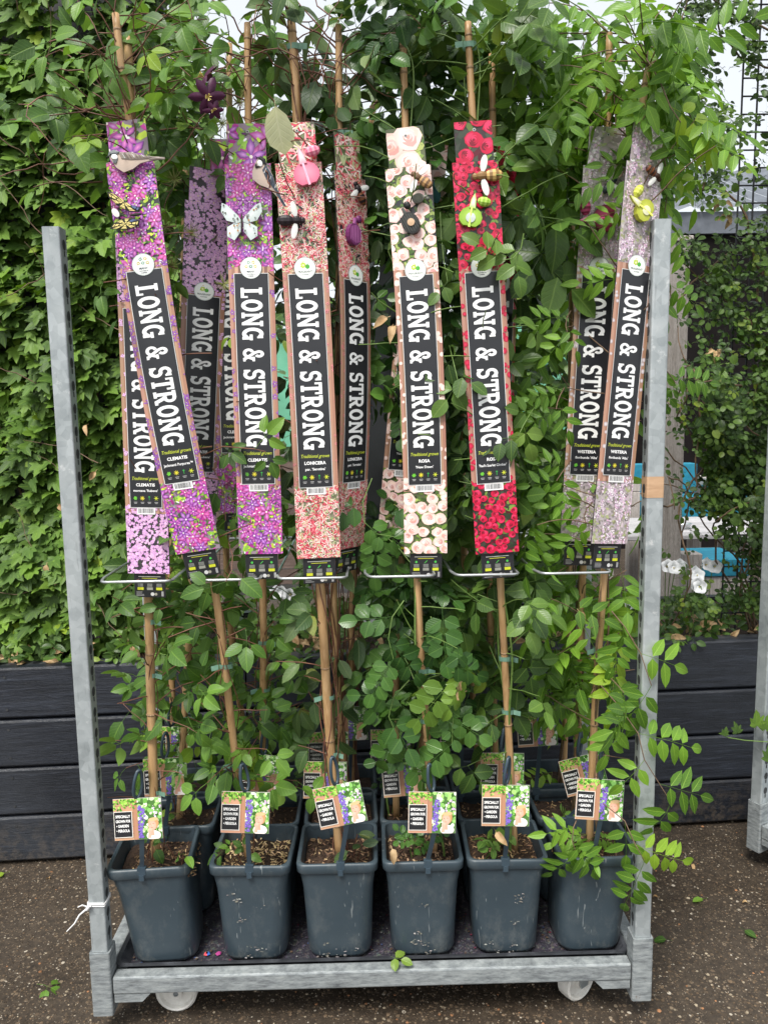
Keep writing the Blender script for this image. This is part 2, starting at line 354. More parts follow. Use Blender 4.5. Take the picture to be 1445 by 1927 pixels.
# ------------------------------------------------------------------ trolley
def rsq(cx, cy, hx_, hy, r, z, k=4):
    out = []
    for (sx, sy, a0) in ((1, 1, 0), (-1, 1, pi/2), (-1, -1, pi), (1, -1, 1.5*pi)):
        for i in range(k+1):
            a = a0+i*pi/2/k; out.append((cx+sx*(hx_-r)+r*cos(a), cy+sy*(hy-r)+r*sin(a), z))
    return out
def trolley(loc, rz, label, full=True):
    t = thing('plant_trolley', loc, label, 'trolley', None); t['_o'] = (0, 0, 0); t.rotation_euler = (0, 0, rz)
    hw, d = .655, .55
    for nm, bx in (('front_beam', ((-hw+.027, -.022, .116), (hw-.027, .012, .160))), ('back_beam', ((-hw+.027, d-.012, .116), (hw-.027, d+.022, .160))),
                   ('side_beam', ((-hw-.02, .027, .116), (-hw+.015, d-.027, .160))), ('side_beam', ((hw-.015, .027, .116), (hw+.02, d-.027, .160)))):
        q = MB(); q.box(*bx); o = q.build(nm, M['beam'], t); bv = o.modifiers.new('b', 'BEVEL'); bv.width = .004; bv.segments = 2
    q = MB(); q.box((-hw+.016, .013, .128), (hw-.016, d-.013, .140)); q.build('deck', M['beam'], t)
    for sx in (-1, 1):
        for yy in (0, d):
            sg = -1 if yy == 0 else 1
            q = MB(); q.rings([rsq(sx*hw, yy, .0245, .0245, .005, z) for z in (.062, .066, .222, .226)], capb=True, capt=True); so_ = q.build('socket', M['beam'], t)
            ztop = 1.905 if yy == 0 else 1.9
            q = MB(); q.rings([rsq(sx*hw, yy, .0192, .0192, .004, z) for z in (.227, 1.0, ztop)], capb=True, capt=True)
            p = sub(q.build('post', M['galv'], t), t)
            q = MB(); k = .27
            while k < 1.88:
                for j in range(8):
                    pass
                X = sx*(hw-.0199); pts = [(X, yy+.009*cos(a*pi/4), k+.012*sin(a*pi/4)) for a in range(8)]
                if sx > 0: pts = pts[::-1]
                q.poly(pts); q.poly([(X, yy-.003, k-.024), (X, yy+.003, k-.024), (X, yy+.003, k-.0125), (X, yy-.003, k-.0125)]); k += .05
            q.build('keyhole', M['hole'], p, kind='stuff')
            q = MB(); a = sx*(hw-.029); b = sx*(hw-.115); y0, y1 = yy-.02, yy+.008
            q.rings([[(a, y0, .115), (b, y0, .115), (b+sx*.02, y0, .094), (a, y0, .094)], [(a, y1, .115), (b, y1, .115), (b+sx*.02, y1, .094), (a, y1, .094)]], capb=True, capt=True)
            q.build('corner_gusset', M['beam'], t)
    for (wx, wy, az) in ((-.5, .075, .0), (.52, .075, .62), (-.5, .475, .5), (.52, .47, -.4)):
        ax = Vector((sin(az), -cos(az), 0)); side = Vector((cos(az), sin(az), 0))
        c = Vector((wx, wy, .052))-ax*.0
        def ring(r, o): return [tuple(c+ax*o+side*(r*cos(i*pi/12))+Vector((0, 0, r*sin(i*pi/12)))) for i in range(24)]
        q = MB(); q.rings([ring(.044, -.02), ring(.052, -.016), ring(.053, 0), ring(.052, .016), ring(.047, .02), ring(.043, .018), ring(.040, .009), ring(.018, .011), ring(.016, .022), ring(.007, .022), ring(.007, .016)], capb=True, capt=True)
        wh = sub(q.build('wheel', M['white'], t, smooth=False), t)
        q = MB(); q.rings([ring(.0065, .0165), ring(.0065, .021)], capt=True); q.build('axle', M['beam'], wh)
        q = MB()
        for s_ in (-1, 1):
            A = c+ax*(.027*s_)
            q.rings([[tuple(A+side*x+Vector((0, 0, z))+ax*o) for x, z in ((-.012, -.01), (.012, -.01), (.03, .064), (-.03, .064))] for o in (-.0015, .0015)], capb=True, capt=True)
        q.box(c+Vector((-.04, -.04, .060)), c+Vector((.04, .04, .064)))
        if az: q.build('fork', M['galv'], t)
    return t
tr = trolley((0, 0, 0), 0, 'galvanised steel plant trolley with four posts carrying the rows of potted climbers')
q = MB()
z0, z1 = at(1228, 937, -.02).z, at(1228, 897, -.02).z
q.rings([rsq(.655, 0, .0198, .0198, .0042, z) for z in (z0, z1)]); q.build('tape', M['tape'], tr)
zt = at(180, 1705, -.02).z; q = MB()
for dz in (0, .004, .007): q.tube([(x, y, z+dz+ru(-.001, .001)) for x, y, z in rsq(-.655, 0, .0209, .0209, .004, zt, 2)]+[rsq(-.655, 0, .0209, .0209, .004, zt+dz, 2)[0]], .0014, 4)
k0 = Vector((-.672, -.024, zt)); q.tube([k0, k0+Vector((-.02, -.006, -.015)), k0+Vector((-.032, -.008, -.035)), k0+Vector((-.052, -.008, -.055))], [.003, .0022, .002, .0012], 5)
q.tube([k0, k0+Vector((-.012, -.006, .010)), k0+Vector((-.022, -.008, .006))], [.002, .0015, .001], 5); q.tube([k0+Vector((-.004, 0, -.005)), k0+Vector((.004, -.002, .006))], .0045, 6)
q.build('string', M['string'], tr)
# wire hoops
ZH = 1.137
hoops = [(192, 322), (362, 488), (527, 652), (697, 818), (862, 976), (1022, 1150)]
q = MB(); q.tube([(-.655, .523, ZH+.002), (.655, .523, ZH+.002)], .004, 6); q.build('hoop_rail', M['wire'], tr)
for a, b in hoops:
    A, B = at(a, 1089, -.045), at(b, 1089, -.045); A.z = B.z = ZH; q = MB()
    q.tube([(A.x-.02, .52, ZH), (A.x-.012, .0, ZH), (A.x-.004, -.035, ZH), (A.x+.004, -.043, ZH), (A.x+.012, -.045, ZH), (B.x-.012, -.045, ZH), (B.x-.003, -.042, ZH), (B.x, -.033, ZH), (B.x, .52, ZH)], .0032, 7)
    q.build('wire_hoop', M['wire'], tr, smooth=True)
tr2 = trolley((1.275, .60, 0), 0, 'second galvanised trolley standing beside the black planter, only its near corner post in view')
tr2.rotation_euler = (0, 0, radians(-62)); RM = Matrix.Rotation(radians(-62), 4, 'Z')
off = RM @ Vector((-.655, 0, 0)); tr2.location = (1.262-off.x, .62-off.y, 0)

tray = thing('plastic_tray', (0, .27, .14), 'shallow black plastic tray lying on the trolley deck under the pots', 'tray')
q = MB()
q.rings([rsq(0, .272, hx_, hy, .02, z) for hx_, hy, z in ((.60, .235, .1405), (.625, .256, .170), (.634, .262, .170), (.634, .262, .165), (.628, .258, .165))])
q.build('rim', M['black'], tray)
q = MB(); q.poly([(-.61, .03, .143), (.61, .03, .143), (.61, .52, .143), (-.61, .52, .143)]); q.build('base', M['black'], tray)
mt = MB(); NX, NY = 60, 24
for i in range(NX+1):
    for j in range(NY+1):
        x = -.605+1.21*i/NX; y = .032+.475*j/NY; mt.v.append((x, y, .150+.004*noise.noise(Vector((x*30, y*30, 0)))))
for i in range(NX):
    for j in range(NY): a = i*(NY+1)+j; mt.face((a, a+NY+1, a+NY+2, a+1))
mat_o = mt.build('felt_mat', M['felt'], label='dark recycled felt mat with coloured fibres lining the tray under the pots', cat='mat')
q = MB()
for i in range(420):
    x, y = ru(-.6, .6), ru(.03, .2); c = rnd.choice([(.12, .02, .04), (.03, .05, .12), (.2, .2, .2), (.09, .06, .04), (.05, .04, .06), (.03, .02, .015), (.07, .045, .03), (.07, .045, .03)])
    stone(q, (x, y, .155), ru(.0015, .004), c, .4)
for (px, py, c) in ((389, 1797, (.75, .08, .1)), (392, 1811, (.05, .15, .5)), (412, 1800, (.35, .05, .2))):
    p = at(px, py, .06); stone(q, (p.x, p.y, .156), .008, c, .6)
q.build('fibre_litter', M['chips'], kind='stuff')

# ------------------------------------------------------------------ printed surfaces
class Card:
    """flat print: polygons in (u across, v down) metres, mapped on a curved card"""
    def __init__(s, mp, clip=None): s.mp = mp; s.mb = MB(); s.w = .0006; s.base = .0006; s.clip = clip
    def new(s, a=.3, b=1.): s.w = s.base+.0016*ru(a, b)   # each printed blossom lies in its own hair-thin layer
    def P(s, u, v, w=None):
        if s.clip: u = min(max(u, s.clip[0]), s.clip[1]); v = min(max(v, s.clip[2]), s.clip[3])
        return s.mp(u, v, s.w if w is None else w)
    def poly(s, pts, col, cc=None, up=6e-6):
        if s.clip:
            a, b, c, d = s.clip
            if all(p[0] < a or p[0] > b or p[1] < c or p[1] > d for p in pts): return
        s.w += up; n = len(s.mb.v); P = [tuple(s.P(*p)) for p in pts]
        if cc is None: s.mb.v.extend(P); s.mb.face(range(n, n+len(pts)), None, col); return
        cu = sum(p[0] for p in pts)/len(pts); cv = sum(p[1] for p in pts)/len(pts)
        s.mb.v.extend(P); s.mb.v.append(tuple(s.P(cu, cv))); k = len(pts)
        for i in range(k): s.mb.face((n+i, n+(i+1) % k, n+k), None, [col, col, cc])
    def rect(s, u0, v0, u1, v1, col, up=2e-5, nv=1):
        s.w += up
        for i in range(nv):
            a = v0+(v1-v0)*i/nv; b = v0+(v1-v0)*(i+1)/nv
            s.mb.poly([s.P(u0, a), s.P(u0, b), s.P(u1, b), s.P(u1, a)], None, col)
    def disc(s, u, v, r, col, cc=None, k=14, ry=None, rot=0, jit=0, up=6e-6):
        ry = ry or r; pts = []
        for i in range(k):
            a = 2*pi*i/k; j = 1+ru(-jit, jit); x, y = r*j*cos(a), ry*j*sin(a); pts.append((u+x*cos(rot)-y*sin(rot), v+x*sin(rot)+y*cos(rot)))
        s.poly(pts, col, cc, up)
    def line(s, pts, w, col, up=6e-6):
        for (a, b) in zip(pts[:-1], pts[1:]):
            dx, dy = b[0]-a[0], b[1]-a[1]; l = sqrt(dx*dx+dy*dy) or 1; nx, ny = -dy/l*w/2, dx/l*w/2; ex, ey = dx/l*w*.15, dy/l*w*.15
            s.poly([(a[0]-ex+nx, a[1]-ey+ny), (a[0]-ex-nx, a[1]-ey-ny), (b[0]+ex-nx, b[1]+ey-ny), (b[0]+ex+nx, b[1]+ey+ny)], col, None, up)
    def text(s, txt, u, v, size, col, align=0, shear=0, bold=.0, rot=0, maxw=1):
        V, T, wdt = font_mesh(txt, shear, bold); sx_ = min(1, maxw/(wdt*size)); s.w += 3e-5; n = len(s.mb.v); o = (-wdt/2 if align == 0 else 0)
        for x, y in V:
            X, Y = (x+o)*size*sx_, -y*size; s.mb.v.append(tuple(s.P(u+X*cos(rot)-Y*sin(rot), v+X*sin(rot)+Y*cos(rot))))
        for f in T: s.mb.face([n+i for i in f], None, col)
_fc = {}
def font_mesh(txt, shear, bold):
    k = (txt, shear, bold)
    if k not in _fc:
        cu = bpy.data.curves.new('tmp', 'FONT'); cu.body = txt; cu.size = 1; cu.shear = shear; cu.offset = bold; cu.resolution_u = 2
        o = bpy.data.objects.new('tmp', cu); COL.objects.link(o); dg = bpy.context.evaluated_depsgraph_get(); dg.update()
        me = o.evaluated_get(dg).to_mesh(); V = [(v.co.x, v.co.y) for v in me.vertices]; T = [tuple(p.vertices) for p in me.polygons]
        o.evaluated_get(dg).to_mesh_clear(); bpy.data.objects.remove(o); bpy.data.curves.remove(cu)
        w = max(x for x, y in V) if V else 0; _fc[k] = (V, T, w)
    return _fc[k]
# slab-serif capitals, drawn as strokes in a box of height 1
def arc(cx, cy, rx, ry, a0, a1, n=12): return [(cx+rx*cos(radians(a0+(a1-a0)*i/n)), cy+ry*sin(radians(a0+(a1-a0)*i/n))) for i in range(n+1)]
ST, SB = .2, .15
GLY = {
 'L': (.66, [([(.2, 0), (.2, 1)], ST), ([(0, .93), (.42, .93)], SB), ([(0, .07), (.62, .07)], SB), ([(.57, 0), (.57, .32)], .12)]),
 'O': (.74, [(arc(.37, .5, .27, .41, 0, 360, 22), .2)]),
 'N': (.86, [([(.16, 0), (.16, 1)], .16), ([(.70, 0), (.70, 1)], .16), ([(.15, .95), (.71, .05)], .2), ([(0, .93), (.24, .93)], SB), ([(0, .07), (.34, .07)], SB), ([(.52, .93), (.86, .93)], SB)]),
 'G': (.80, [(arc(.40, .5, .29, .41, 50, 318, 18), .2), ([(.66, .0), (.66, .44)], .18), ([(.44, .42), (.80, .42)], .14), ([(.62, .70), (.62, .98)], .11)]),
 'S': (.66, [(arc(.33, .71, .22, .21, 25, 268, 12)+arc(.33, .29, .23, .22, 88, -155, 12), .18), ([(.55, .70), (.55, .99)], .11), ([(.09, .01), (.09, .32)], .11)]),
 'T': (.74, [([(.37, 0), (.37, 1)], ST), ([(.02, .93), (.72, .93)], SB), ([(.06, .66), (.06, 1)], .12), ([(.68, .66), (.68, 1)], .12), ([(.18, .07), (.56, .07)], SB)]),
 'R': (.82, [([(.19, 0), (.19, 1)], ST), ([(0, .93), (.45, .93)]+arc(.45, .71, .19, .21, 88, -88, 8)+[(.2, .49)], SB+.02), ([(.42, .48), (.66, .04)], .2), ([(0, .07), (.38, .07)], SB), ([(.56, .07), (.82, .07)], SB)]),
 '&': (.86, [(arc(.38, .76, .15, .16, -60, 215, 12)+[(.30, .56), (.72, .04)], .16), (arc(.33, .27, .22, .20, 110, 330, 10)+[(.62, .32), (.70, .50)], .16), ([(.56, .50), (.84, .50)], .12), ([(.62, .06), (.84, .06)], .12)]),
 ' ': (.34, [])}
def slab(card, txt, u0, v0, H, length, col):
    gap = .07; tot = sum(GLY[c][0]+gap for c in txt)-gap; k = length/(tot)
    x = 0
    for c in txt:
        w, st = GLY[c]
        for pts, sw in st:
            # quad strip with mitred joins; letter x runs down (v), letter y runs to +u
            L_ = []; m = len(pts); closed = pts[0] == pts[-1] or (abs(pts[0][0]-pts[-1][0]) < 1e-6 and abs(pts[0][1]-pts[-1][1]) < 1e-6)
            for i, p in enumerate(pts):
                a = pts[i-1] if i > 0 else (pts[-2] if closed else p); b = pts[i+1] if i < m-1 else (pts[1] if closed else p)
                dx, dy = (b[0]-a[0]), (b[1]-a[1]); l = sqrt(dx*dx+dy*dy) or 1; nx, ny = -dy/l*sw/2, dx/l*sw/2
                L_.append(((p[0]+nx, p[1]+ny), (p[0]-nx, p[1]-ny)))
            card.w += 1.2e-5
            for i in range(m-1):
                q4 = [L_[i][0], L_[i][1], L_[i+1][1], L_[i+1][0]]
                card.mb.poly([card.P(u0+y*H, v0+(x+xx)*k) for xx, y in q4], None, col)
        x += w+gap

def vary(c, a=.2): f = 1+ru(-a, a); return (c[0]*f, c[1]*f*(1+ru(-.08, .08)), c[2]*f)
def petal_flower(cd, u, v, r, n, c1, c2, cc, wide=.24, rot=None, ctr=.16, deep=False):
    rot = ru(0, 6) if rot is None else rot
    if deep: cd.new()
    for i in range(n):
        a = rot+2*pi*i/n+ru(-.12, .12); rr = r*ru(.85, 1.1); c = vary(c1, .25); ca, sa = cos(a), sin(a)
        P = [(0, 0), (.3, -wide*.8), (.62, -wide), (1, 0), (.62, wide), (.3, wide*.8)]
        cd.poly([(u+rr*(x*ca-y*sa), v+rr*(x*sa+y*ca)) for x, y in P], c, c2)
    cd.disc(u, v, r*ctr, cc, None, 6)
def rosette(cd, u, v, r, base, dark, light):
    cd.new()
    cd.disc(u, v, r, vary(base, .12), vary(base, .1), 11, r*ru(.85, 1), 0, .12)
    a = ru(0, 6)
    for k in range(9):
        rr = r*(.86-.085*k); a += 2.3; aa = a
        col = (light, base, dark)[k % 3]
        cd.disc(u+rr*.22*cos(aa), v+rr*.22*sin(aa), rr*.82, vary(col, .15), None, 9, rr*.7, ru(0, 3), .08)
    cd.disc(u, v, r*.12, dark, None, 6)
def bgleaves(cd, n, cols, r0, r1, box, a=.05, b=.3):
    for i in range(int(n)):
        cd.new(a, b)
        u, v = ru(box[0], box[1]), ru(box[2], box[3]); r = ru(r0, r1); cd.disc(u, v, r, vary(rnd.choice(cols), .3), None, 6, r*.5, ru(0, 3), .2)
def flowers(cd, kind, box, s=1.0, dens=1.0):
    u0, u1, v0, v1 = box; area = (u1-u0)*(v1-v0)
    def spots(n): return [(ru(u0-.005, u1+.005), ru(v0-.005, v1+.005)) for _ in range(int(n))]
    old = cd.clip; cd.clip = box
    if kind == 'jack':
        cd.rect(u0, v0, u1, v1, (.30, .22, .28)); bgleaves(cd, area*2.4e4/s/s*dens, [hx('c4dc4a'), hx('8fbe44'), hx('4f6b3a'), hx('b03290')], .003*s, .008*s, box)
        for u, v in spots(area*3.3e3/s/s*dens): petal_flower(cd, u, v, ru(.012, .021)*s, rnd.choice((5, 6)), rnd.choice([hx('8a2490'), hx('a82084'), hx('b4267c'), hx('702290')]), rnd.choice([hx('dc9ae4'), hx('e884cc')]), hx('f2e6e0'), .22, None, .11, deep=True)
        bgleaves(cd, area*8e3/s/s*dens, [hx('b8cf3a'), hx('8fbf4c'), hx('f0eef0'), hx('5f1f5e')], .0015*s, .0035*s, box, .3, 1)
    elif kind == 'mont':
        cd.rect(u0, v0, u1, v1, (.05, .04, .05)); bgleaves(cd, area*2e4/s/s, [hx('3a3038'), hx('54624a')], .003, .006, box)
        for u, v in spots(area*3.6e4/s/s*dens): petal_flower(cd, u, v, ru(.0038, .0055)*s, 4, rnd.choice([hx('d99ad6'), hx('c98ad0'), hx('e8b6e4')]), hx('efc9ec'), hx('f4e39a'), .42, deep=True)
    elif kind == 'loni':
        cd.rect(u0, v0, u1, v1, (.24, .22, .15)); bgleaves(cd, area*3e4/s/s, [hx('7e8b5d'), hx('5f6a48'), hx('afb98e'), hx('d8c0b0')], .003*s, .007*s, box)
        for u, v in spots(area*1.5e4/s/s*dens):
            n = rnd.choice((6, 7, 8)); a0 = ru(0, 6); cd.new()
            for i in range(n):
                a = a0+2*pi*i/n+ru(-.3, .3); r = ru(.006, .013)*s; c = rnd.choice([hx('d8435a'), hx('c83a52'), hx('f4d4cc'), hx('f0b0b0'), hx('e8707e'), hx('f6e4dc'), hx('c8cc9a')])
                cd.line([(u+r*.15*cos(a), v+r*.15*sin(a)), (u+r*cos(a+.2), v+r*sin(a+.2))], .0016*s, c)
    elif kind in ('newd', 'scar'):
        gr = [hx('6f8a3c'), hx('4d6a2e'), hx('98a85a'), hx('35451f')] if kind == 'newd' else [hx('3f4538'), hx('2d3a26'), hx('6f8a3c'), hx('5a1220')]
        cd.rect(u0, v0, u1, v1, (.10, .12, .05) if kind == 'newd' else (.05, .03, .03)); bgleaves(cd, area*2e4/s/s, gr, .004*s, .009*s, box)
        R = .0165 if kind == 'newd' else .0098; pl = []
        for u, v in spots(area*(9000 if kind == 'newd' else 22000)/s/s*dens):
            if all((u-a)**2+(v-b)**2 > (R*s*(1.2 if kind == 'newd' else 1.4))**2 for a, b in pl): pl.append((u, v))
        for u, v in pl:
            if kind == 'newd': rosette(cd, u, v, R*s*ru(.75, 1), hx('f2cfc6'), hx('d99f94'), hx('fae6dc'))
            else: rosette(cd, u, v, R*s*ru(.75, 1.1), hx('c61440'), hx('7c0824'), hx('e23560'))
    elif kind == 'wist':
        cd.rect(u0, v0, u1, v1, (.48, .42, .44)); bgleaves(cd, area*3e4, [hx('a59a98'), hx('a0a57a'), hx('8a8480'), hx('c4b8ba')], .003*s, .008*s, box)
        for u, v in spots(area*3600/s/s*dens):
            cd.new()
            for k in range(30):
                t = rnd.random(); cd.disc(u+ru(-1, 1)*.006*s*(1-t*.7), v+t*.024*s, ru(.0010, .0022)*s, vary(rnd.choice([hx('d8c6d4'), hx('eadfe6'), hx('c4a8c2'), hx('f4eef0'), hx('e6bcd4'), hx('b89cb4')]), .1), None, 5)
    cd.clip = old

SIGN = {'jack': ('CLEMATIS', 'Jackmanii Purpurea\u2122', 'many'), 'mont': ('CLEMATIS', "montana 'Rubens'", 'frag'), 'loni': ('LONICERA', "per. 'Serotina'", 'frag'),
        'newd': ('ROSA', "'New Dawn'", 'frag'), 'scar': ('ROSA', "'Paul's Scarlet Climber'", 'many'), 'wist': ('WISTERIA', "floribunda 'Alba'", 'frag')}
SIGNS = []
def sheet(name, mp, u, v0, v1, w, parent, nv=14, th=.0012):
    q = MB(); R = []
    for i in range(nv+1):
        v = v0+(v1-v0)*i/nv; R.append([mp(-u, v, w), mp(u, v, w), mp(u, v, w-th), mp(-u, v, w-th)])
    q.rings(R, capb=True, capt=True, col=(.03, .03, .035)); return q.build(name, M['print'], parent)
def sign(kind, top, bot, Y0, Y1, yaw, bend, label, front=True, back=False, detail=1.0, wsc=1.0, bow=0):
    T, B = at(*top, Y0), at(*bot, Y1); L = (B-T).length; d = (B-T).normalized()
    s0 = Vector((cos(radians(yaw)), sin(radians(yaw)), 0)); side = (s0-d*s0.dot(d)).normalized(); nrm = d.cross(side)
    if nrm.y > 0: nrm = -nrm
    if back: nrm = -nrm; side = -side
    def mp(u, v, w):
        t = v; k = 4*t*(1-t); c = T+d*(L*t)+Vector((0, -1, 0))*(bend*k)+side*(bow*k)
        return c+side*(u*wsc)+nrm*(w+.10*(u*u) * -1.2)
    root = thing('plant_sign', T, label, 'plant sign', 'long printed plant signs hanging on the bamboo canes')
    sheet('top_card', mp, .0405, 0, .10, -.0003, root, 3)
    b = sheet('sign_board', mp, .0492, .083, .936, .0012, root, 24)
    sheet('tail_card', mp, .0365, .90, .995, -.0015, root, 4)
    if back:   # dark reverse only
        c = Card(mp); c.w = .003; slab(c, 'LONG & STRONG', -.021, .345, .042, .345, hx('cfcfcf')); c.mb.build('lettering', M['print'], root)
        SIGNS.append((T, B, Y0, Y1, 0)); return root
    c = Card(mp); c.w = .0002; c.base = .0002; flowers(c, kind, (-.040, .040, .0005, .0985), 2.1 if kind != 'wist' else 1.6); c.mb.build('top_print', M['print'], root)
    c = Card(mp); c.w = .0015; c.base = .0015
    flowers(c, kind, (-.049, .049, .0835, .31), 1, detail)
    wd = [hx('b98f78'), hx('a67c66'), hx('c9a18a'), hx('8f6a58')]
    c.clip = (-.049, .049, .26, .80)
    for k in range(14): c.rect(-.049+k*.007, .30, -.049+(k+1)*.007+.0003, .79, vary(wd[k % 4], .12), up=2e-6, nv=12)
    c.base = .0020
    for sd_ in (-1, 1):
        c.clip = (-.049, .049, .27, .80) 
        for k in range(46):
            u = sd_*ru(.036, .052); v = ru(.30, .80); c.new(0, 1)
            if kind in ('jack',): petal_flower(c, u, v, ru(.005, .009), 5, hx('7a2f9e'), hx('b07ac0'), hx('d8e07a'))
            elif kind == 'mont': petal_flower(c, u, v, ru(.004, .006), 4, hx('d9a8d6'), hx('efc9ec'), hx('6a5a5a'), .42)
            elif kind == 'loni': petal_flower(c, u, v, ru(.003, .006), 6, hx('d0506a'), hx('f0c0b8'), hx('5a6a3a'), .14)
            elif kind == 'newd': c.disc(u, v, ru(.003, .008), hx('ecc9be'), hx('f8e4da'), 8)
            elif kind == 'scar': c.disc(u, v, ru(.003, .008), hx('a8102f'), hx('e03058'), 8)
            else: c.disc(u, v, ru(.003, .006), hx('b8a8a8'), hx('e8e0e4'), 8)
    c.clip = None; c.base = .0024; c.w = .0024
    flowers(c, kind, (-.049, .049, .772, .9355), 1, detail)
    c.mb.build('flower_print', M['print'], root)
    c = Card(mp); c.w = max(.0048, 0.0048)
    c.rect(-.0375, .314, .0375, .776, hx('d8dad8'), nv=16); c.rect(-.0362, .3152, .0362, .7748, hx('26272b'), nv=16); c.mb.build('black_panel', M['print'], root)
    w0 = c.w
    c = Card(mp); c.w = w0; slab(c, 'LONG & STRONG', -.0235, .345, .046, .347, hx('f4f5f4')); c.mb.build('lettering', M['print'], root)
    c = Card(mp); c.w = w0; nm, sub_, bd = SIGN[kind]
    c.text('Traditional grown', 0, .7095, .0108, hx('c3cf3f'), shear=.35, bold=.008, maxw=.064)
    c.text(nm, 0, .7245, .0098, hx('ffffff'), bold=.03); c.text(sub_, 0, .7375, .0080, hx('ffffff'), bold=.015, maxw=.062)
    for k, (x, cc) in enumerate(((-.024, hx('6abf3a')), (-.008, hx('e0d23a')), (.008, hx('3aa84a')), (.024, hx('c8d23a')))):
        if k == 0: petal_flower(c, x, .753, .005, 6, cc, cc, cc, .35, 0, .4)
        elif k in (1, 3):
            for j in range(8 if k == 1 else 6): a = j*pi/(4 if k == 1 else 3); c.line([(x, .753), (x+.0052*cos(a), .753+.0052*sin(a))], .0012, cc)
            c.disc(x, .753, .0024, cc)
        else: c.line([(x, .7575), (x, .749)], .0012, cc); c.poly([(x-.003, .7505), (x+.003, .7505), (x, .7475)], cc)
        for j in range(2): c.line([(x-.004+.001*j, .7625+.0028*j), (x+.004-.001*j, .7625+.0028*j)], .0011, hx('b8b8b8'))
    c.mb.build('small_print', M['print'], root)
    c = Card(mp); c.w = w0; c.rect(-.021, .7765, .021, .7915, hx('f0f0f0')); x = -.018
    while x < .018: w_ = rnd.choice((.0005, .0009, .0014)); c.rect(x, .7775, x+w_, .7885, hx('202020'), up=1e-6); x += w_+rnd.choice((.0006, .001))
    c.mb.build('barcode', M['print'], root)
    c = Card(mp); c.w = w0+.0006; c.disc(0, .303, .0235, hx('2f4a48'), k=28); c.disc(0, .303, .0228, hx('eef2ee'), k=28, up=4e-5)
    c.disc(0, .303, .0216, hx('7f9a92'), k=28, up=4e-5); c.disc(0, .303, .0212, hx('f2f5f1'), k=28, up=4e-5)
    if bd == 'many':
        for k, (x, y) in enumerate(((-.0045, -.0105), (.0055, -.0105), (-.0095, -.002), (0, -.002), (.0095, -.002))):
            cc = (hx('3f8f6a'), hx('c8b83a'))[k in (1, 2, 4)]; petal_flower(c, x, .302+y, .0042, 6, cc, cc, hx('f2f5f1'), .3, 0, .4)
        c.text('MANY', 0, .313, .0062, hx('2f3f4a'), bold=.02); c.text('FLOWERS IN', 0, .3175, .0032, hx('2f3f4a'), bold=.02); c.text('SUMMER', 0, .3215, .0032, hx('2f3f4a'), bold=.02)
    else:
        petal_flower(c, -.0035, .297, .0072, 7, hx('b9cf3a'), hx('b9cf3a'), hx('f2f5c0'), .32, 0, .35); c.disc(.0055, .300, .0048, hx('4fa83a')); c.line([(.0055, .297), (.0065, .2925)], .001, hx('4fa83a'))
        c.disc(-.0025, .2885, .0012, hx('e0c84a')); c.text('FRAGRANT', 0, .3125, .0060, hx('2f4a3a'), bold=.02); c.text('FLOWERS', 0, .318, .0034, hx('2f4a3a'), bold=.02)
    c.mb.build('badge', M['print'], root)
    c = Card(mp); c.w = -.0012; c.rect(-.0355, .9, .0355, .9945, hx('222326'))
    c.line([(-.026, .944), (.026, .944)], .0012, hx('c8c8c0')); c.line([(-.018, .948), (.018, .948)], .0012, hx('c3c832'))
    for x in (-.022, 0, .022):
        if x == 0: c.line([(x-.003, .959), (x+.003, .953)], .0015, hx('49b04a'))
        else: c.disc(x, .956, .003, hx('49b04a'), k=6)
        for j in range(4): c.line([(x-.006, .962+j*.0021), (x+.006, .962+j*.0021)], .0011, hx('8f918c'))
        c.rect(x-.007, .9705, x+.007, .977, hx('c3c832') if x else hx('8f8f86'))
    for j in range(4): c.line([(-.032, .982+j*.003), (-.016+ru(-.004, .004), .982+j*.003)], .001, hx('a8a8a8'))
    c.disc(.006, .987, .0045, hx('c8c8c8')); c.disc(.014, .987, .0035, hx('98968a')); c.rect(.027, .980, .032, .992, hx('9a9a9a'))
    c.mb.build('tail_print', M['print'], root)
    q = MB(); p = mp(.002, .018, .002)
    for rr, ww, cc in ((.0036, .001, (.5, .5, .5)), (.0018, .0016, (.05, .05, .05))):
        q.poly([mp(.002+rr*cos(i*pi/5), .018+rr*sin(i*pi/5), ww+.001) for i in range(10)][::1], None, cc)
    q.build('eyelet', M['figure'], root)
    root['_o'] = tuple(T); SIGNS.append((T, B, Y0, Y1, bow)); return root, mp

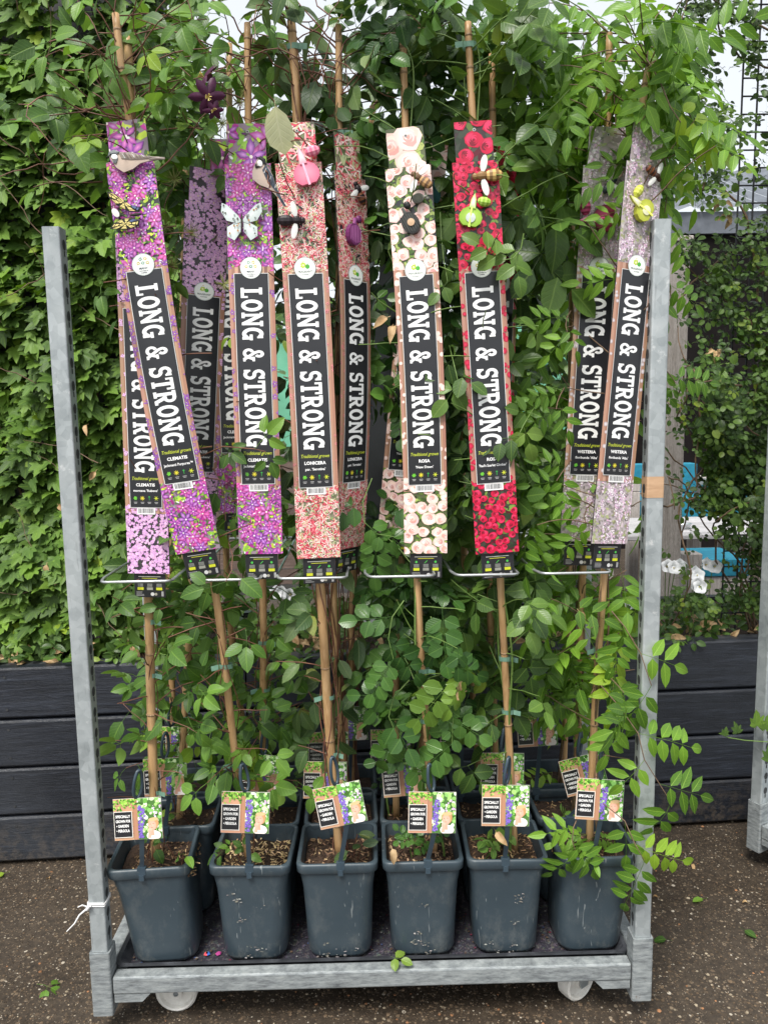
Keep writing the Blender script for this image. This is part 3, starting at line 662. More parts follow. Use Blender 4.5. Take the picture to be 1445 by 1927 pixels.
# little card and plastic figures clipped to the signs
def figure(root, mp, name, kind, u, v, ang, sc=1.0, w=.010, col=None):
    """ang degrees clockwise in the sign plane"""
    ca, sa = cos(radians(ang)), sin(radians(ang))
    def m2(x, y, z=0): X, Y = x*ca-y*sa, x*sa+y*ca; return mp(u+X*sc, v+Y*sc, w+z*sc)
    q = MB()
    def lump(x, y, z, rx, ry, rz, c, c2=None, n=8, stripes=0):
        R = []; C = []
        for i in range(1, n): 
            a = pi*i/n; R.append([m2(x-rx*cos(a), y+ry*sin(a)*cos(2*pi*j/10), z+rz*sin(a)*sin(2*pi*j/10)) for j in range(10)])
        for i in range(len(R)-1): q.rings([R[i], R[i+1]], capb=(i == 0), capt=(i == len(R)-2), col=(c if not stripes or i % 2 else c2))
    def plate(pts, z, c, th=.0012, cc=None):
        A = [m2(x, y, z) for x, y in pts]; B_ = [m2(x, y, z-th) for x, y in pts]; n = len(q.v); k = len(pts); q.v.extend([tuple(p) for p in A+B_])
        cx = sum(p[0] for p in pts)/k; cy = sum(p[1] for p in pts)/k; q.v.append(tuple(m2(cx, cy, z+.0008)))
        for i in range(k): j = (i+1) % k; q.face((n+i, n+j, n+2*k), None, [c, c, cc or c]); q.face((n+i, n+k+i, n+k+j, n+j), None, c)
        q.face([n+k+i for i in range(k)], None, c)
    def ell(cx, cy, rx, ry, rot=0, k=12): r_ = radians(rot); return [(cx+rx*cos(2*pi*i/k)*cos(r_)-ry*sin(2*pi*i/k)*sin(r_), cy+rx*cos(2*pi*i/k)*sin(r_)+ry*sin(2*pi*i/k)*cos(r_)) for i in range(k)]
    if kind == 'bee':
        c1, c2 = col or (hx('8a6a3a'), hx('2a1a14')); wh = hx('dcdcd8')
        lump(.013, 0, .003, .015, .0095, .007, c1, c2, 9, 1); lump(-.006, 0, .003, .0085, .0075, .0065, c2); lump(-.016, 0, .002, .005, .0055, .004, c2)
        for s_ in (-1, 1):
            plate(ell(-.002, s_*.018, .0055, .0135, s_*-12), .006, wh, cc=hx('f2f2ee'))
            for k in range(3): a = (-.4+.4*k); q.tube([m2(-.006+.004*k, s_*.005, .002), m2(-.008+.008*k, s_*.011, .001), m2(-.01+.011*k, s_*.015, -.002)], .0005, 3, col=hx('1a1210'))
    elif kind == 'butterfly':
        a, b, d_ = col
        for s_ in (-1, 1):
            Wg = [(0, 0), (.010, s_*.006), (.030, s_*.026), (.034, s_*.036), (.018, s_*.038), (.002, s_*.028), (-.003, s_*.010)]
            Wl = [(0, s_*.002), (-.002, s_*.014), (-.010, s_*.028), (-.026, s_*.028), (-.034, s_*.015), (-.018, s_*.003)]
            plate([(x, y) for x, y in Wg], .004, a, cc=b); plate([(x, y) for x, y in Wl], .003, a, cc=b)
            for k in range(16):
                W_ = rnd.choice((Wg, Wl)); cx = sum(p[0] for p in W_)/len(W_); cy = sum(p[1] for p in W_)/len(W_); p = rnd.choice(W_); t_ = ru(.45, .8)
                x, y = cx+(p[0]-cx)*t_, cy+(p[1]-cy)*t_; q.poly([m2(x+ru(.0012, .003)*cos(i*pi/2.5), y+.0018*sin(i*pi/2.5), .0056+k*2e-5) for i in range(5)], None, d_[k % len(d_)])
        lump(0, 0, .005, .016, .002, .002, hx('3a3430'))
    elif kind == 'swallowtail':   # two broad folded wings, black veined yellow
        bk_, ye, bl = hx('16140f'), hx('ecd98a'), hx('5a6c94')
        for s_, pts in ((-1, [(0, 0), (-.012, -.012), (-.032, -.030), (-.046, -.036), (-.044, -.024), (-.030, -.006), (-.010, .008), (.010, .012), (.016, .004)]), (1, [(-.006, .022), (-.022, .020), (-.040, .027), (-.050, .037), (-.034, .041), (-.012, .043), (.006, .038), (.010, .028)])):
            plate(pts, .006, bk_); cx = sum(p[0] for p in pts)/len(pts); cy = sum(p[1] for p in pts)/len(pts); k_ = 0
            for i, p in enumerate(pts):
                p2 = pts[(i+1) % len(pts)]
                for f0, f1 in ((.10, .42), (.50, .74), (.80, .90)):
                    a_ = (p[0]*.80+p2[0]*.20, p[1]*.80+p2[1]*.20); b_ = (p[0]*.22+p2[0]*.78, p[1]*.22+p2[1]*.78); k_ += 1
                    q.poly([m2(cx+(w_[0]-cx)*f_, cy+(w_[1]-cy)*f_, .0074+k_*2e-5) for w_, f_ in ((a_, f0), (a_, f1), (b_, f1), (b_, f0))], None, bl if (i > 6 and f0 > .4) else ye)
        lump(.004, .016, .006, .012, .003, .003, hx('2a261e'))
        plate(ell(-.036, .006, .006, .010, -30), .002, hx('e6e6e0'))
    elif kind == 'bird':
        bd, bk, wg, tl = col
        body = [(-.030, -.004), (-.027, -.012), (-.020, -.014), (-.010, -.010), (.010, -.008), (.026, -.002), (.040, .002), (.058, .004), (.058, .007), (.040, .008), (.024, .010), (.010, .016), (-.006, .019), (-.018, .013), (-.026, .004)]
        body = [(x, y if y < .004 else .004+(y-.004)*1.5) for x, y in body]; plate(body, .003, bd, .003, cc=(bd[0]*1.3, bd[1]*1.25, bd[2]*1.2))
        plate([(-.012, -.009), (.012, -.007), (.030, 0), (.056, .005), (.030, .006), (.008, .006), (-.008, .002)], .0045, wg, cc=bk)
        plate([(-.010, -.010), (-.020, -.0145), (-.029, -.011), (-.031, -.004), (-.024, -.007), (-.016, -.006)], .0052, tl, cc=tl)
        plate(ell(-.020, -.002, .006, .0045, 20), .005, hx('eceef0')); plate([(-.030, -.0045), (-.037, -.003), (-.030, -.002)], .004, hx('2a2a2c')); plate(ell(-.026, -.0065, .0013, .0013, 0, 8), .0062, hx('080808'))
        for k in range(9): x_ = -.006+k*.0055; q.poly([m2(x_, -.006+k*.0006, .0064), m2(x_+.0008, -.006+k*.0006, .0064), m2(x_+.006, .003, .0064), m2(x_+.004, .003, .0064)], None, (bk[0]*.35, bk[1]*.35, bk[2]*.35) if k % 3 else (.6, .6, .6))
        plate([(.040, .003), (.068, .006), (.068, .010), (.040, .008)], .004, wg)
        plate([(-.024, .003), (-.018, .006), (-.014, .001), (-.018, .010), (-.023, .008)], .0048, tl)
        for s_ in (0, .006): q.tube([m2(.0+s_, .016, .001), m2(.001+s_, .023, .001)], .0006, 4, col=hx('3a3434'))
    elif kind == 'bottle':   # perfume bottle with bulb
        c1, c2, lb = col
        plate([(-.008, -.008), (.008, -.008), (.017, -.002), (.0215, .008), (.020, .018), (.012, .0255), (-.012, .0255), (-.020, .018), (-.0215, .008), (-.017, -.002)], .006, c1, .010, cc=c2); plate([(-.006, -.006), (.006, -.006), (.0045, -.022), (0, -.034), (-.0045, -.022)], .008, c2, .005, cc=hx('f4f0f2'))
        if lb: plate(ell(0, .011, .009, .009, 0, 16), .0078, lb, .001)
        plate([(-.003, -.012), (.001, -.012), (.002, .028), (-.002, .028)], .0079, (min(1, c2[0]*1.4), min(1, c2[1]*1.4), min(1, c2[2]*1.4)), .0004)
        lump(.020, -.022, .004, .013, .009, .008, c1, c2, 10, 1)
    elif kind == 'flask':   # rounder half bottle
        c1, c2, lb = col
        plate(ell(0, 0, .019, .024, 0, 18), .006, c1, .012, cc=c2)
        for k in range(-3, 4): q.tube([m2(k*.005, -.020+abs(k)*.002, .0085), m2(k*.0052, .020-abs(k)*.002, .0085)], .0006, 3, col=c2)
        plate([(-.004, -.022), (.004, -.022), (.003, -.036), (-.003, -.036)], .006, c2, .004)
        if lb: plate(ell(.002, .0, .008, .008, 0, 14), .0098, lb, .001)
        lump(.012, -.036, .004, .008, .009, .006, c1, c2, 8)
    q.build(name, M['figure'], root)

WH = hx('e8e8e2')
S3 = sign('mont', (255, 310), (283, 1128), .02, .03, -4, .0, 'pale pink clematis sign partly covered by the slanting purple one')
S1 = sign('jack', (237, 226), (386, 1088), -.045, -.05, 3, .02, 'purple clematis sign leaning to the lower right with a beige crested bird', bow=-.012)
figure(*S1, 'card_bird', 'bird', -.004, .082, 2, 1.15, .012, (hx('b5a497'), hx('9c8b80'), hx('857a72'), hx('6f7478')))
figure(*S1, 'card_butterfly', 'swallowtail', -.002, .185, 0, 1.05, .010)
S2 = sign('jack', (464, 232), (494, 1094), .0, -.01, 0, .005, 'upright purple clematis sign with a coal tit and a pale butterfly')
figure(*S2, 'card_bird', 'bird', .040, .108, 54, 1.15, .012, (hx('b8a89c'), hx('5a6472'), hx('3c4654'), hx('16161a')))
figure(*S2, 'card_butterfly', 'butterfly', -.014, .208, -90, 1.15, .012, (hx('c9d6d4'), hx('e4ecea'), (hx('b8895a'), hx('5a5a52'), hx('8f9a94'))))
S4 = sign('loni', (556, 230), (602, 1102), -.01, -.02, 0, .01, 'red and cream honeysuckle sign with a pink bottle and a black bee', bow=.006)
figure(*S4, 'card_bottle', 'bottle', .014, .100, -14, 1.3, .012, (hx('e0708f'), hx('f0a0b4'), None))
figure(*S4, 'card_bee', 'bee', -.018, .205, 182, 1.25, .010, (hx('1c1418'), hx('2a2026')))
S5 = sign('loni', (652, 256), (652, 1080), .03, .05, 48, .03, 'narrow honeysuckle sign turned edgewise with a dark purple flask', bow=.03)
figure(*S5, 'card_bee', 'bee', .012, .12, 60, 1.1, .012, (hx('6a3f22'), hx('1c1216')))
figure(*S5, 'card_flask', 'flask', -.008, .215, 5, 1.0, .010, (hx('6a2a5e'), hx('a05a92'), None))
S6 = sign('newd', (760, 240), (801, 1092), .0, .0, -12, .015, 'pale pink rose sign with a tawny bee and a black round bottle', bow=.012)
figure(*S6, 'card_bee', 'bee', .026, .115, 40, 1.1, .012, (hx('b08a5a'), hx('6a5038')))
figure(*S6, 'card_bottle', 'flask', -.002, .205, -25, 1.0, .010, (hx('1c1d1c'), hx('4a4c48'), hx('c8a888')))
figure(*S6, 'card_bulb', 'flask', .018, .155, 80, .55, .012, (hx('4a4c44'), hx('7a7c70'), None))
S7 = sign('scar', (889, 228), (938, 1092), -.015, -.02, 0, .005, 'scarlet rose sign with a green bottle and a honey coloured bee')
figure(*S7, 'card_bee', 'bee', .018, .118, 0, 1.35, .012, (hx('c8a868'), hx('8a6a42')))
figure(*S7, 'card_bottle', 'bottle', -.016, .190, 14, 1.15, .010, (hx('8fb83a'), hx('b4d464'), hx('c8d0cc')))
S8 = sign('wist', (1143, 238), (1088, 1068), .06, .08, 0, .0, 'grey lilac wisteria sign with a dark pink bottle, half hidden by leaves')
figure(*S8, 'card_bottle', 'bottle', -.010, .200, -96, 1.35, .010, (hx('7a2040'), hx('c04a7a'), None))
figure(*S8, 'card_bee', 'bee', .012, .125, 130, .9, .010, (hx('20242c'), hx('2c3440')))
S9 = sign('wist', (1220, 236), (1140, 1074), -.0, -.02, 20, .0, 'wisteria sign leaning against the right post with a yellow green bottle')
figure(*S9, 'card_bee', 'bee', .018, .105, -150, 1.0, .010, (hx('7a4426'), hx('3a2016')))
figure(*S9, 'card_bottle', 'bottle', -.010, .180, -62, 1.15, .010, (hx('b4bc3c'), hx('d4d868'), hx('e8e8c0')))
S10 = sign('mont', (392, 318), (366, 1040), .09, .12, 22, .0, 'shaded lilac clematis sign in the second row behind the leaves')
S11 = sign('jack', (428, 262), (452, 1010), .12, .14, 10, .0, 'purple clematis sign mostly hidden behind the upright purple one')
S12 = sign('scar', (948, 272), (930, 1080), .10, .12, 34, .0, 'scarlet rose sign edge showing behind the front scarlet one')
S13 = sign('newd', (812, 268), (742, 1050), .14, .16, 14, .0, 'pale rose sign in the second row behind the new dawn sign')
figure(*S13, 'card_flask', 'flask', .012, .12, 0, .9, .010, (hx('3f7a88'), hx('6aa8b0'), None))
sign('newd', (745, 420), (700, 1060), .22, .2, -50, .0, 'dark back of a sign turned away between the honeysuckle and pale rose signs', back=True)
#LEAVES
M['seed'] = noisy('seed_head_fluff', (.22, .26, .06), (.42, .44, .16), 50, .7)
M['paleleaf'] = leafmat('pale_underside_leaf', (.24, .30, .17), (.30, .36, .22), (.36, .42, .27), .55, .15, .2, .01)
# card positions that leaves leave clear (pixel, pixel, depth)
# ------------------------------------------------------------------ leaf meshes
def fr(o, tip, nrm):
    y = Vector(tip).normalized(); z = Vector(nrm); z = (z-y*z.dot(y))
    z = z.normalized() if z.length > 1e-6 else y.orthogonal().normalized(); x = y.cross(z); o = Vector(o)
    return Matrix(((x.x, y.x, z.x, o.x), (x.y, y.y, z.y, o.y), (x.z, y.z, z.z, o.z), (0, 0, 0, 1)))
def blade(mb, MX, L, Wd, a=.6, b=.8, fold=.25, curl=.15, seg=5, wave=0, tint=None, side=0):
    pk = (a/(a+b))**a*(b/(a+b))**b; n = len(mb.v); ph = ru(0, 6)
    for i in range(seg+1):
        t = i/seg; w = Wd/2*((t**a)*((1-t)**b)/pk if 0 < t < 1 else .0); z = -curl*L*t*t; xs = side*L*t*t
        for k in (-1, -.55, 0, .55, 1) if seg > 3 else (-1, 0, 1):
            mb.v.append(tuple(MX @ Vector((xs+k*w, L*t, z+abs(k)*fold*w+(wave*L*sin(t*9+ph+k*2)*abs(k))))))
    K = (-1, -.55, 0, .55, 1) if seg > 3 else (-1, 0, 1); m = len(K)
    for i in range(seg):
        for j in range(m-1):
            q = [n+i*m+j, n+i*m+j+1, n+(i+1)*m+j+1, n+(i+1)*m+j]; u = [(K[j], i/seg), (K[j+1], i/seg), (K[j+1], (i+1)/seg), (K[j], (i+1)/seg)]
            if i == 0: q = [q[0], q[2], q[3]]; u = [(0, 0), u[2], u[3]]
            elif i == seg-1: q = q[:3]; u = [u[0], u[1], (0, 1)]
            mb.face(q, u, tint)
def petiole(mb, MX, pts, r, tint=None):
    n0 = len(mb.f); mb.tube([MX @ Vector(p) for p in pts], r, 3, tint, cap=False)
ID = Matrix.Identity(4)
def leaf_single(L, Wd, a, b, fold, curl, wave, pet, seg=5):
    q = MB(); petiole(q, ID, [(0, 0, 0), (0, pet, pet*.15)], .0009); blade(q, Matrix.Translation((0, pet, pet*.15)), L, Wd, a, b, fold, curl, seg, wave, None, ru(-.1, .1)); return q
def leaf_tri(L, Wd, a, b, fold, curl, wave, pet):
    q = MB(); petiole(q, ID, [(0, 0, 0), (0, pet*.6, .004), (0, pet, 0)], .0009)
    for an, sc in ((0, 1.05), (62, .85), (-62, .85)):
        r = radians(an+ru(-10, 10)); d = Vector((sin(r), cos(r), ru(-.25, .1))); st = Vector((0, pet, 0))
        petiole(q, ID, [st, st+d*.012], .0006); blade(q, fr(st+d*.012, d, (ru(-.25, .25), ru(-.1, .2), 1)), L*sc, Wd*sc, a, b, fold, curl, 5, wave, None, ru(-.1, .1))
    return q
def leaf_pin(n, L, Wd, a, b, fold, curl, wave, pet, gap, droop, seg=4):
    q = MB(); pts = []; tot = pet+gap*n
    for i in range(n+2):
        t = i/(n+1); pts.append(Vector((0, tot*t, -droop*tot*t*t)))
    petiole(q, ID, pts, .0008)
    for i in range(n):
        y = pet+gap*i; t = y/tot; o = Vector((0, y, -droop*tot*t*t)); s = .8+.35*sin(pi*(i+.8)/(n+.5))
        for sg in (-1, 1):
            r = radians(sg*ru(55, 72)); d = Vector((sin(r), cos(r), ru(-.35, .02)-droop*.4)); blade(q, fr(o+d*.003, d, (ru(-.2, .2)-sg*.1, ru(-.2, .2), 1)), L*s*ru(.88, 1.1), Wd*s, a, b, fold, curl, seg, wave)
    o = pts[-1]; blade(q, fr(o, (ru(-.15, .15), 1, -droop*1.5), (0, droop, 1)), L*1.1, Wd*1.05, a, b, fold, curl, seg+1, wave); return q
def leaf_ivy(sz, pet=.02):
    q = MB(); lob = [(-155, .34), (-112, .46), (-88, .60), (-68, .44), (-48, .70), (-38, .78), (-28, .55), (-14, .82), (0, 1.08), (14, .82), (28, .55), (38, .78), (48, .70), (68, .44), (88, .60), (112, .46), (155, .34)]
    C = Vector((0, pet, 0)); n = len(q.v); cup = ru(-.12, .16)
    q.v.append((0, pet+sz*.04, 0)); P = []
    for an, r in lob:
        r *= sz*.62*ru(.93, 1.07); a = radians(an+ru(-3, 3)); x, y = r*sin(a), r*cos(a); P.append((x, pet+sz*.12+y, -cup*r*r/sz*3+abs(x)*.18+ru(-.002, .002)))
    q.v.extend(P); lobes = {0, 2, 5, 8, 11, 14, 16}; m = len(P)
    mid = []
    for i in range(m): q.v.append(tuple(Vector(P[i])*.5+Vector((0, (pet+sz*.04)*.5, .0015)))) 
    uv = lambda i: 0 if i in lobes else 1
    for i in range(m-1):
        q.face([n+1+i, n+2+i, n+1+m+i+1, n+1+m+i], [(uv(i), .5), (uv(i+1), .5), (uv(i+1), .5), (uv(i), .5)])
        q.face([n+1+m+i, n+1+m+i+1, n], [(uv(i), .5), (uv(i+1), .5), (.5*(uv(i)+uv(i+1)), .5)])
    petiole(q, ID, [(0, 0, -.008), (0, pet+sz*.04, 0)], .0008); return q
def variants(name, mat, fn, k): return [fn().mesh(name, mat, smooth=True) for _ in range(k)]
LV = {
 'ivy': variants('leaf', M['ivy'], lambda: leaf_ivy(.084), 7),
 'clematis': variants('leaf', M['clematis'], lambda: leaf_tri(.056, .034, .55, .8, ru(.1, .35), ru(.05, .4), .012, ru(.02, .05)), 6) + variants('leaf', M['clematis'], lambda: leaf_single(.062, .040, .5, .8, ru(.1, .3), ru(.05, .35), .01, .03), 3),
 'honeysuckle': variants('leaf', M['honeysuckle'], lambda: leaf_single(ru(.06, .085), ru(.034, .046), .62, .62, ru(.1, .5), ru(.1, .5), .015, .008), 7),
 'rose': variants('leaf', M['rose'], lambda: leaf_pin(rnd.choice((1, 2, 2, 3)), .037, .029, .55, .55, ru(.1, .3), ru(.05, .3), .008, .022, .026, ru(.0, .4)), 7),
 'scarlet': variants('leaf', M['scarlet'], lambda: leaf_pin(rnd.choice((1, 1, 2)), .062, .042, .6, .72, ru(.1, .3), ru(.05, .35), .012, .025, .034, ru(.0, .4)), 7),
 'wisteria': variants('leaf', M['wisteria'], lambda: leaf_pin(rnd.choice((2, 3, 3, 4)), .062, .0265, .6, .95, ru(.1, .3), ru(.05, .35), .012, .03, .033, ru(.1, .5)), 7),
 'dark': variants('leaf', M['dark'], lambda: leaf_tri(.06, .034, .55, .9, ru(.1, .3), ru(.1, .4), .01, .03), 4)+variants('leaf', M['dark'], lambda: leaf_single(.08, .04, .6, .9, ru(.1, .3), ru(.1, .4), .01, .02), 3),
 'akebia': variants('leaf', M['akebia'], lambda: leaf_tri(.028, .02, .5, .5, ru(.05, .3), ru(.05, .3), .01, .02), 5)+variants('leaf', M['akebia'], lambda: leaf_single(.036, .028, .5, .6, .2, .2, .01, .015), 3),
}
DEAD = variants('withered_leaf', M['dead'], lambda: leaf_single(.036, .02, .6, .8, .7, .8, .07, .01), 3)

# keep the sign faces and front canes readable the way the photographed plants hang
def sign_at(px, py, margin=8):
    for T, B, Y0, Y1, bow in SIGNS_PX:
        (x0, y0), (x1, y1) = T, B
        if y0-6 <= py <= y1+4:
            t = (py-y0)/(y1-y0); x = x0+(x1-x0)*t+bow*880*4*t*(1-t)
            if abs(px-x) < 44+margin: return Y0+(Y1-Y0)*t
    return None
SIGNS_PX = []
for T, B, Y0, Y1, bow in SIGNS[:10]:
    a, b = proj(T), proj(B); SIGNS_PX.append(((a[0], a[1]), (b[0], b[1]), Y0, Y1, bow))
CANES_PX = []
def sane(P, keep=0.0):
    """push a leaf that would cover a sign face or a front cane to its far side"""
    x, y, z = proj(P); Y = sign_at(x, y, 22)
    if Y is not None and P.y < Y+.05 and rnd.random() > keep: P.y = Y+ru(.05, .14)
    for pts, cy in CANES_PX:
        for (x0, y0), (x1, y1) in zip(pts[:-1], pts[1:]):
            if min(y0, y1) <= y <= max(y0, y1):
                cx = x0+(x1-x0)*(y-y0)/(y1-y0)
                if abs(x-cx) < 20 and P.y < cy+.02 and rnd.random() < .7: P.y = cy+ru(.03, .08)
    for (cx, cy, r) in KEEP:
        if abs(x-cx) < 62 and abs(y-cy) < 54 and P.y < r+.03 and rnd.random() < .93: P.y = r+ru(.05, .1)
    return P
KEEP = [(260, 1541, -.012), (462, 1529, -.012), (640, 1515, -.012), (813, 1529, -.012), (951, 1516, -.012), (1128, 1505, -.012)]
def leaf_frame(P, out, up=.45, down=.35, sc=1.0):
    n = Vector(out)*1.0+Vector((ru(-.55, .55), -.55+ru(-.4, .3), up+ru(-.35, .55))); n.normalize()
    tip = Vector(out)*.6+Vector((ru(-1, 1), ru(-.6, .4), -down+ru(-.7, .7)))
    return fr(P, tip, n) @ Matrix.Diagonal((sc, sc, sc, 1))
CNT = {}
LLEN = {'clematis': .11, 'honeysuckle': .08, 'rose': .13, 'scarlet': .14, 'wisteria': .20, 'akebia': .05}
def add_leaf(root, sp, P, out, sc=1.0, up=.45, down=.35, keep=0.0, exact=False):
    if CNT.get(root.name, 0) >= 300: return
    CNT[root.name] = CNT.get(root.name, 0)+1
    P = Vector(P)
    if not exact: P = sane(P, keep)
    o = Vector(root['_o']); MX = leaf_frame(P-o, out, up, down, sc); sh = 0
    if not exact:
        for ln in (.35, .7, 1.0):
            tip = MX @ Vector((0, LLEN[sp]*ln, 0))+o; x, y, z = proj(tip); Y = sign_at(x, y, 40 if sp == 'wisteria' else 14)
            if Y is not None and tip.y < Y+.03: sh = max(sh, Y+.04-tip.y)
            for cx, cy, r in KEEP:
                if abs(x-cx) < 60 and abs(y-cy) < 52 and tip.y < r+.03: sh = max(sh, r+.05-tip.y)
            for pts, cy in CANES_PX[:12]:
                if 1100 < y or y < 225:
                    for (x0, y0), (x1, y1) in zip(pts[:-1], pts[1:]):
                        if min(y0, y1) <= y <= max(y0, y1) and abs(x-(x0+(x1-x0)*(y-y0)/(y1-y0))) < 20 and tip.y < cy+.02: sh = max(sh, cy+.04-tip.y if rnd.random() < .85 else 0)
            if y > 430 and (x < 182 or x > 1238): CNT[root.name] -= 1; return
        if sh > 0 and rnd.random() < .96: MX = Matrix.Translation((0, sh, 0)) @ MX
    link('leaf', rnd.choice(LV[sp]), root, M=MX)
def shoot(root, stem, sp, P0, d0, length, step=.045, r=.0018, droop=.5, sc=1.0, up=.45, down=.35, wander=.35, keep=0.0, pair=False):
    P = Vector(P0); d = Vector(d0).normalized(); pts = [P.copy()]; k = 0; acc = 0
    n = max(2, int(length/.03))
    for i in range(n):
        d = (d+Vector((ru(-1, 1), ru(-1, 1), ru(-1, 1)))*wander*.35+Vector((0, 0, -droop*.10))).normalized(); P = P+d*.03
        x, y, z = proj(P)
        if y > 430 and (x < 190 or x > 1228): break
        pts.append(P.copy()); acc += .03
        if acc >= step:
            acc = 0; k += 1; sd_ = d.cross(Vector((0, 0, 1))); sd_ = sd_.normalized() if sd_.length > .01 else Vector((1, 0, 0))
            for s_ in ((1, -1) if pair else ((1,) if k % 2 else (-1,))):
                add_leaf(root, sp, P.copy(), (sd_*s_+d*.4+Vector((0, -.3, 0))).normalized(), sc*ru(.75, 1.15), up, down, keep)
    add_leaf(root, sp, P.copy(), d, sc*ru(.7, 1.0), up, down, keep)
    stem.tube(pts, [r*(1-.5*i/len(pts)) for i in range(len(pts))], 4, cap=False)

# ------------------------------------------------------------------ potted climbers
PX = [-.520, -.293, -.083, .126, .334, .542]; PY = [.106, .295, .452]
def make_pot(root, x, y, rot=0, lean=0):
    R = Matrix.Translation((x, y, 0)) @ Matrix.Rotation(rot, 4, 'Z'); zb = .156
    def rg(h, r, z): return [tuple(R @ Vector(p)+Vector((lean*(z-zb), 0, 0))) for p in rsq(0, 0, h, h, r, z, 5)]
    q = MB(); q.rings([rg(.066, .034, zb), rg(.0755, .040, zb+.004), rg(.0795, .042, zb+.014), rg(.083, .038, zb+.10), rg(.0865, .028, zb+.19), rg(.0925, .022, zb+.238)], capb=True)
    q.rings([rg(.089, .02, zb+.262), rg(.085, .02, zb+.22), rg(.080, .02, zb+.15)])
    p = sub(q.build('pot', M['pot'], root, smooth=True), root)
    q = MB(); q.rings([rg(.0925, .022, zb+.2378), rg(.0965, .021, zb+.2385), rg(.0985, .021, zb+.241), rg(.0995, .021, zb+.259), rg(.0985, .021, zb+.263), rg(.094, .02, zb+.2645), rg(.0895, .02, zb+.2620)])
    q.build('rim', M['pot'], p, smooth=True)
    zs = zb+.225; q = MB(); n = 9; H = .0850
    for i in range(n+1):
        for j in range(n+1):
            u, v = -H+2*H*i/n, -H+2*H*j/n; h = noise.noise(Vector(((x+u)*22, (y+v)*22, 1)))*.009+.012*max(0, 1-(u*u+v*v)*500)
            q.v.append(tuple(R @ Vector((u*.985, v*.985, zs+h))+Vector((lean*.2, 0, 0))))
    for i in range(n):
        for j in range(n): a = i*(n+1)+j; q.face((a, a+n+1, a+n+2, a+1))
    q.build('soil', M['soil'], root, smooth=True)
    return R, zs
CHIP = {'bark': [(.30, .19, .10), (.46, .31, .17), (.12, .07, .04), (.2, .12, .07)], 'bran': [(.48, .34, .18), (.60, .45, .26), (.38, .26, .13)], 'dark': [(.05, .03, .02), (.10, .06, .04), (.22, .13, .08), (.35, .24, .14)]}
def smudges(root, R, n, low=False):
    q = MB()
    for i in range(n):
        zc = ru(.166, .205) if low or rnd.random() < .6 else ru(.22, .37); h = .0815+.0075*max(0, (zc-.17))/.08 if zc < .26 else .0868+.0025*(zc-.26)/.1
        u = ru(-.045, .045)
        for k in range(rnd.randint(2, 7)):
            a, b = u+ru(-.012, .012), zc+ru(-.006, .006); w, hh = ru(.0008, .005), ru(.0005, .0022); t_ = ru(-.6, .6)
            q.poly([R @ Vector((a+w*cos(j*pi/3)*ru(.6, 1.1), -h-.0012, b+hh*sin(j*pi/3)+w*cos(j*pi/3)*t_*.4)) for j in range(6)], None, vary(rnd.choice([(.22, .2, .17), (.14, .14, .13), (.35, .34, .32)]), .2))
    q.build('mud_splash', M['chips'], root, kind='stuff')
def chips(root, R, zs, kind, n):
    q = MB(); pal = CHIP[kind]
    for i in range(n):
        u, v = ru(-.081, .081), ru(-.081, .081); l, w = ru(.002, .007), ru(.001, .0022); a = ru(0, pi); c = vary(rnd.choice(pal), .3); P = R @ Vector((u, v, 0))
        h = noise.noise(Vector(((P.x)*22, (P.y)*22, 1)))*.009+.012*max(0, 1-(u*u+v*v)*500)
        z = zs+h+ru(.0005, .0035); tx = ru(-.003, .003)
        q.poly([(P.x+l*cos(a)-w*sin(a), P.y+l*sin(a)+w*cos(a), z+tx), (P.x-l*cos(a)-w*sin(a), P.y-l*sin(a)+w*cos(a), z-tx), (P.x-l*cos(a)+w*sin(a), P.y-l*sin(a)-w*cos(a), z-tx+.001), (P.x+l*cos(a)+w*sin(a), P.y+l*sin(a)-w*cos(a), z+tx+.001)], None, c)
    q.build('bark_chips', M['chips'], root, kind='stuff')
def curve_pts(ctrl, n):
    out = []; m = len(ctrl)
    for i in range(n+1):
        t = i/n*(m-1); k = min(int(t), m-2); f_ = t-k; p0, p1, p2, p3 = ctrl[max(k-1, 0)], ctrl[k], ctrl[k+1], ctrl[min(k+2, m-1)]
        out.append(.5*((2*p1)+(p2-p0)*f_+(2*p0-5*p1+4*p2-p3)*f_*f_+(3*p1-p0-3*p2+p3)*f_**3))
    return out
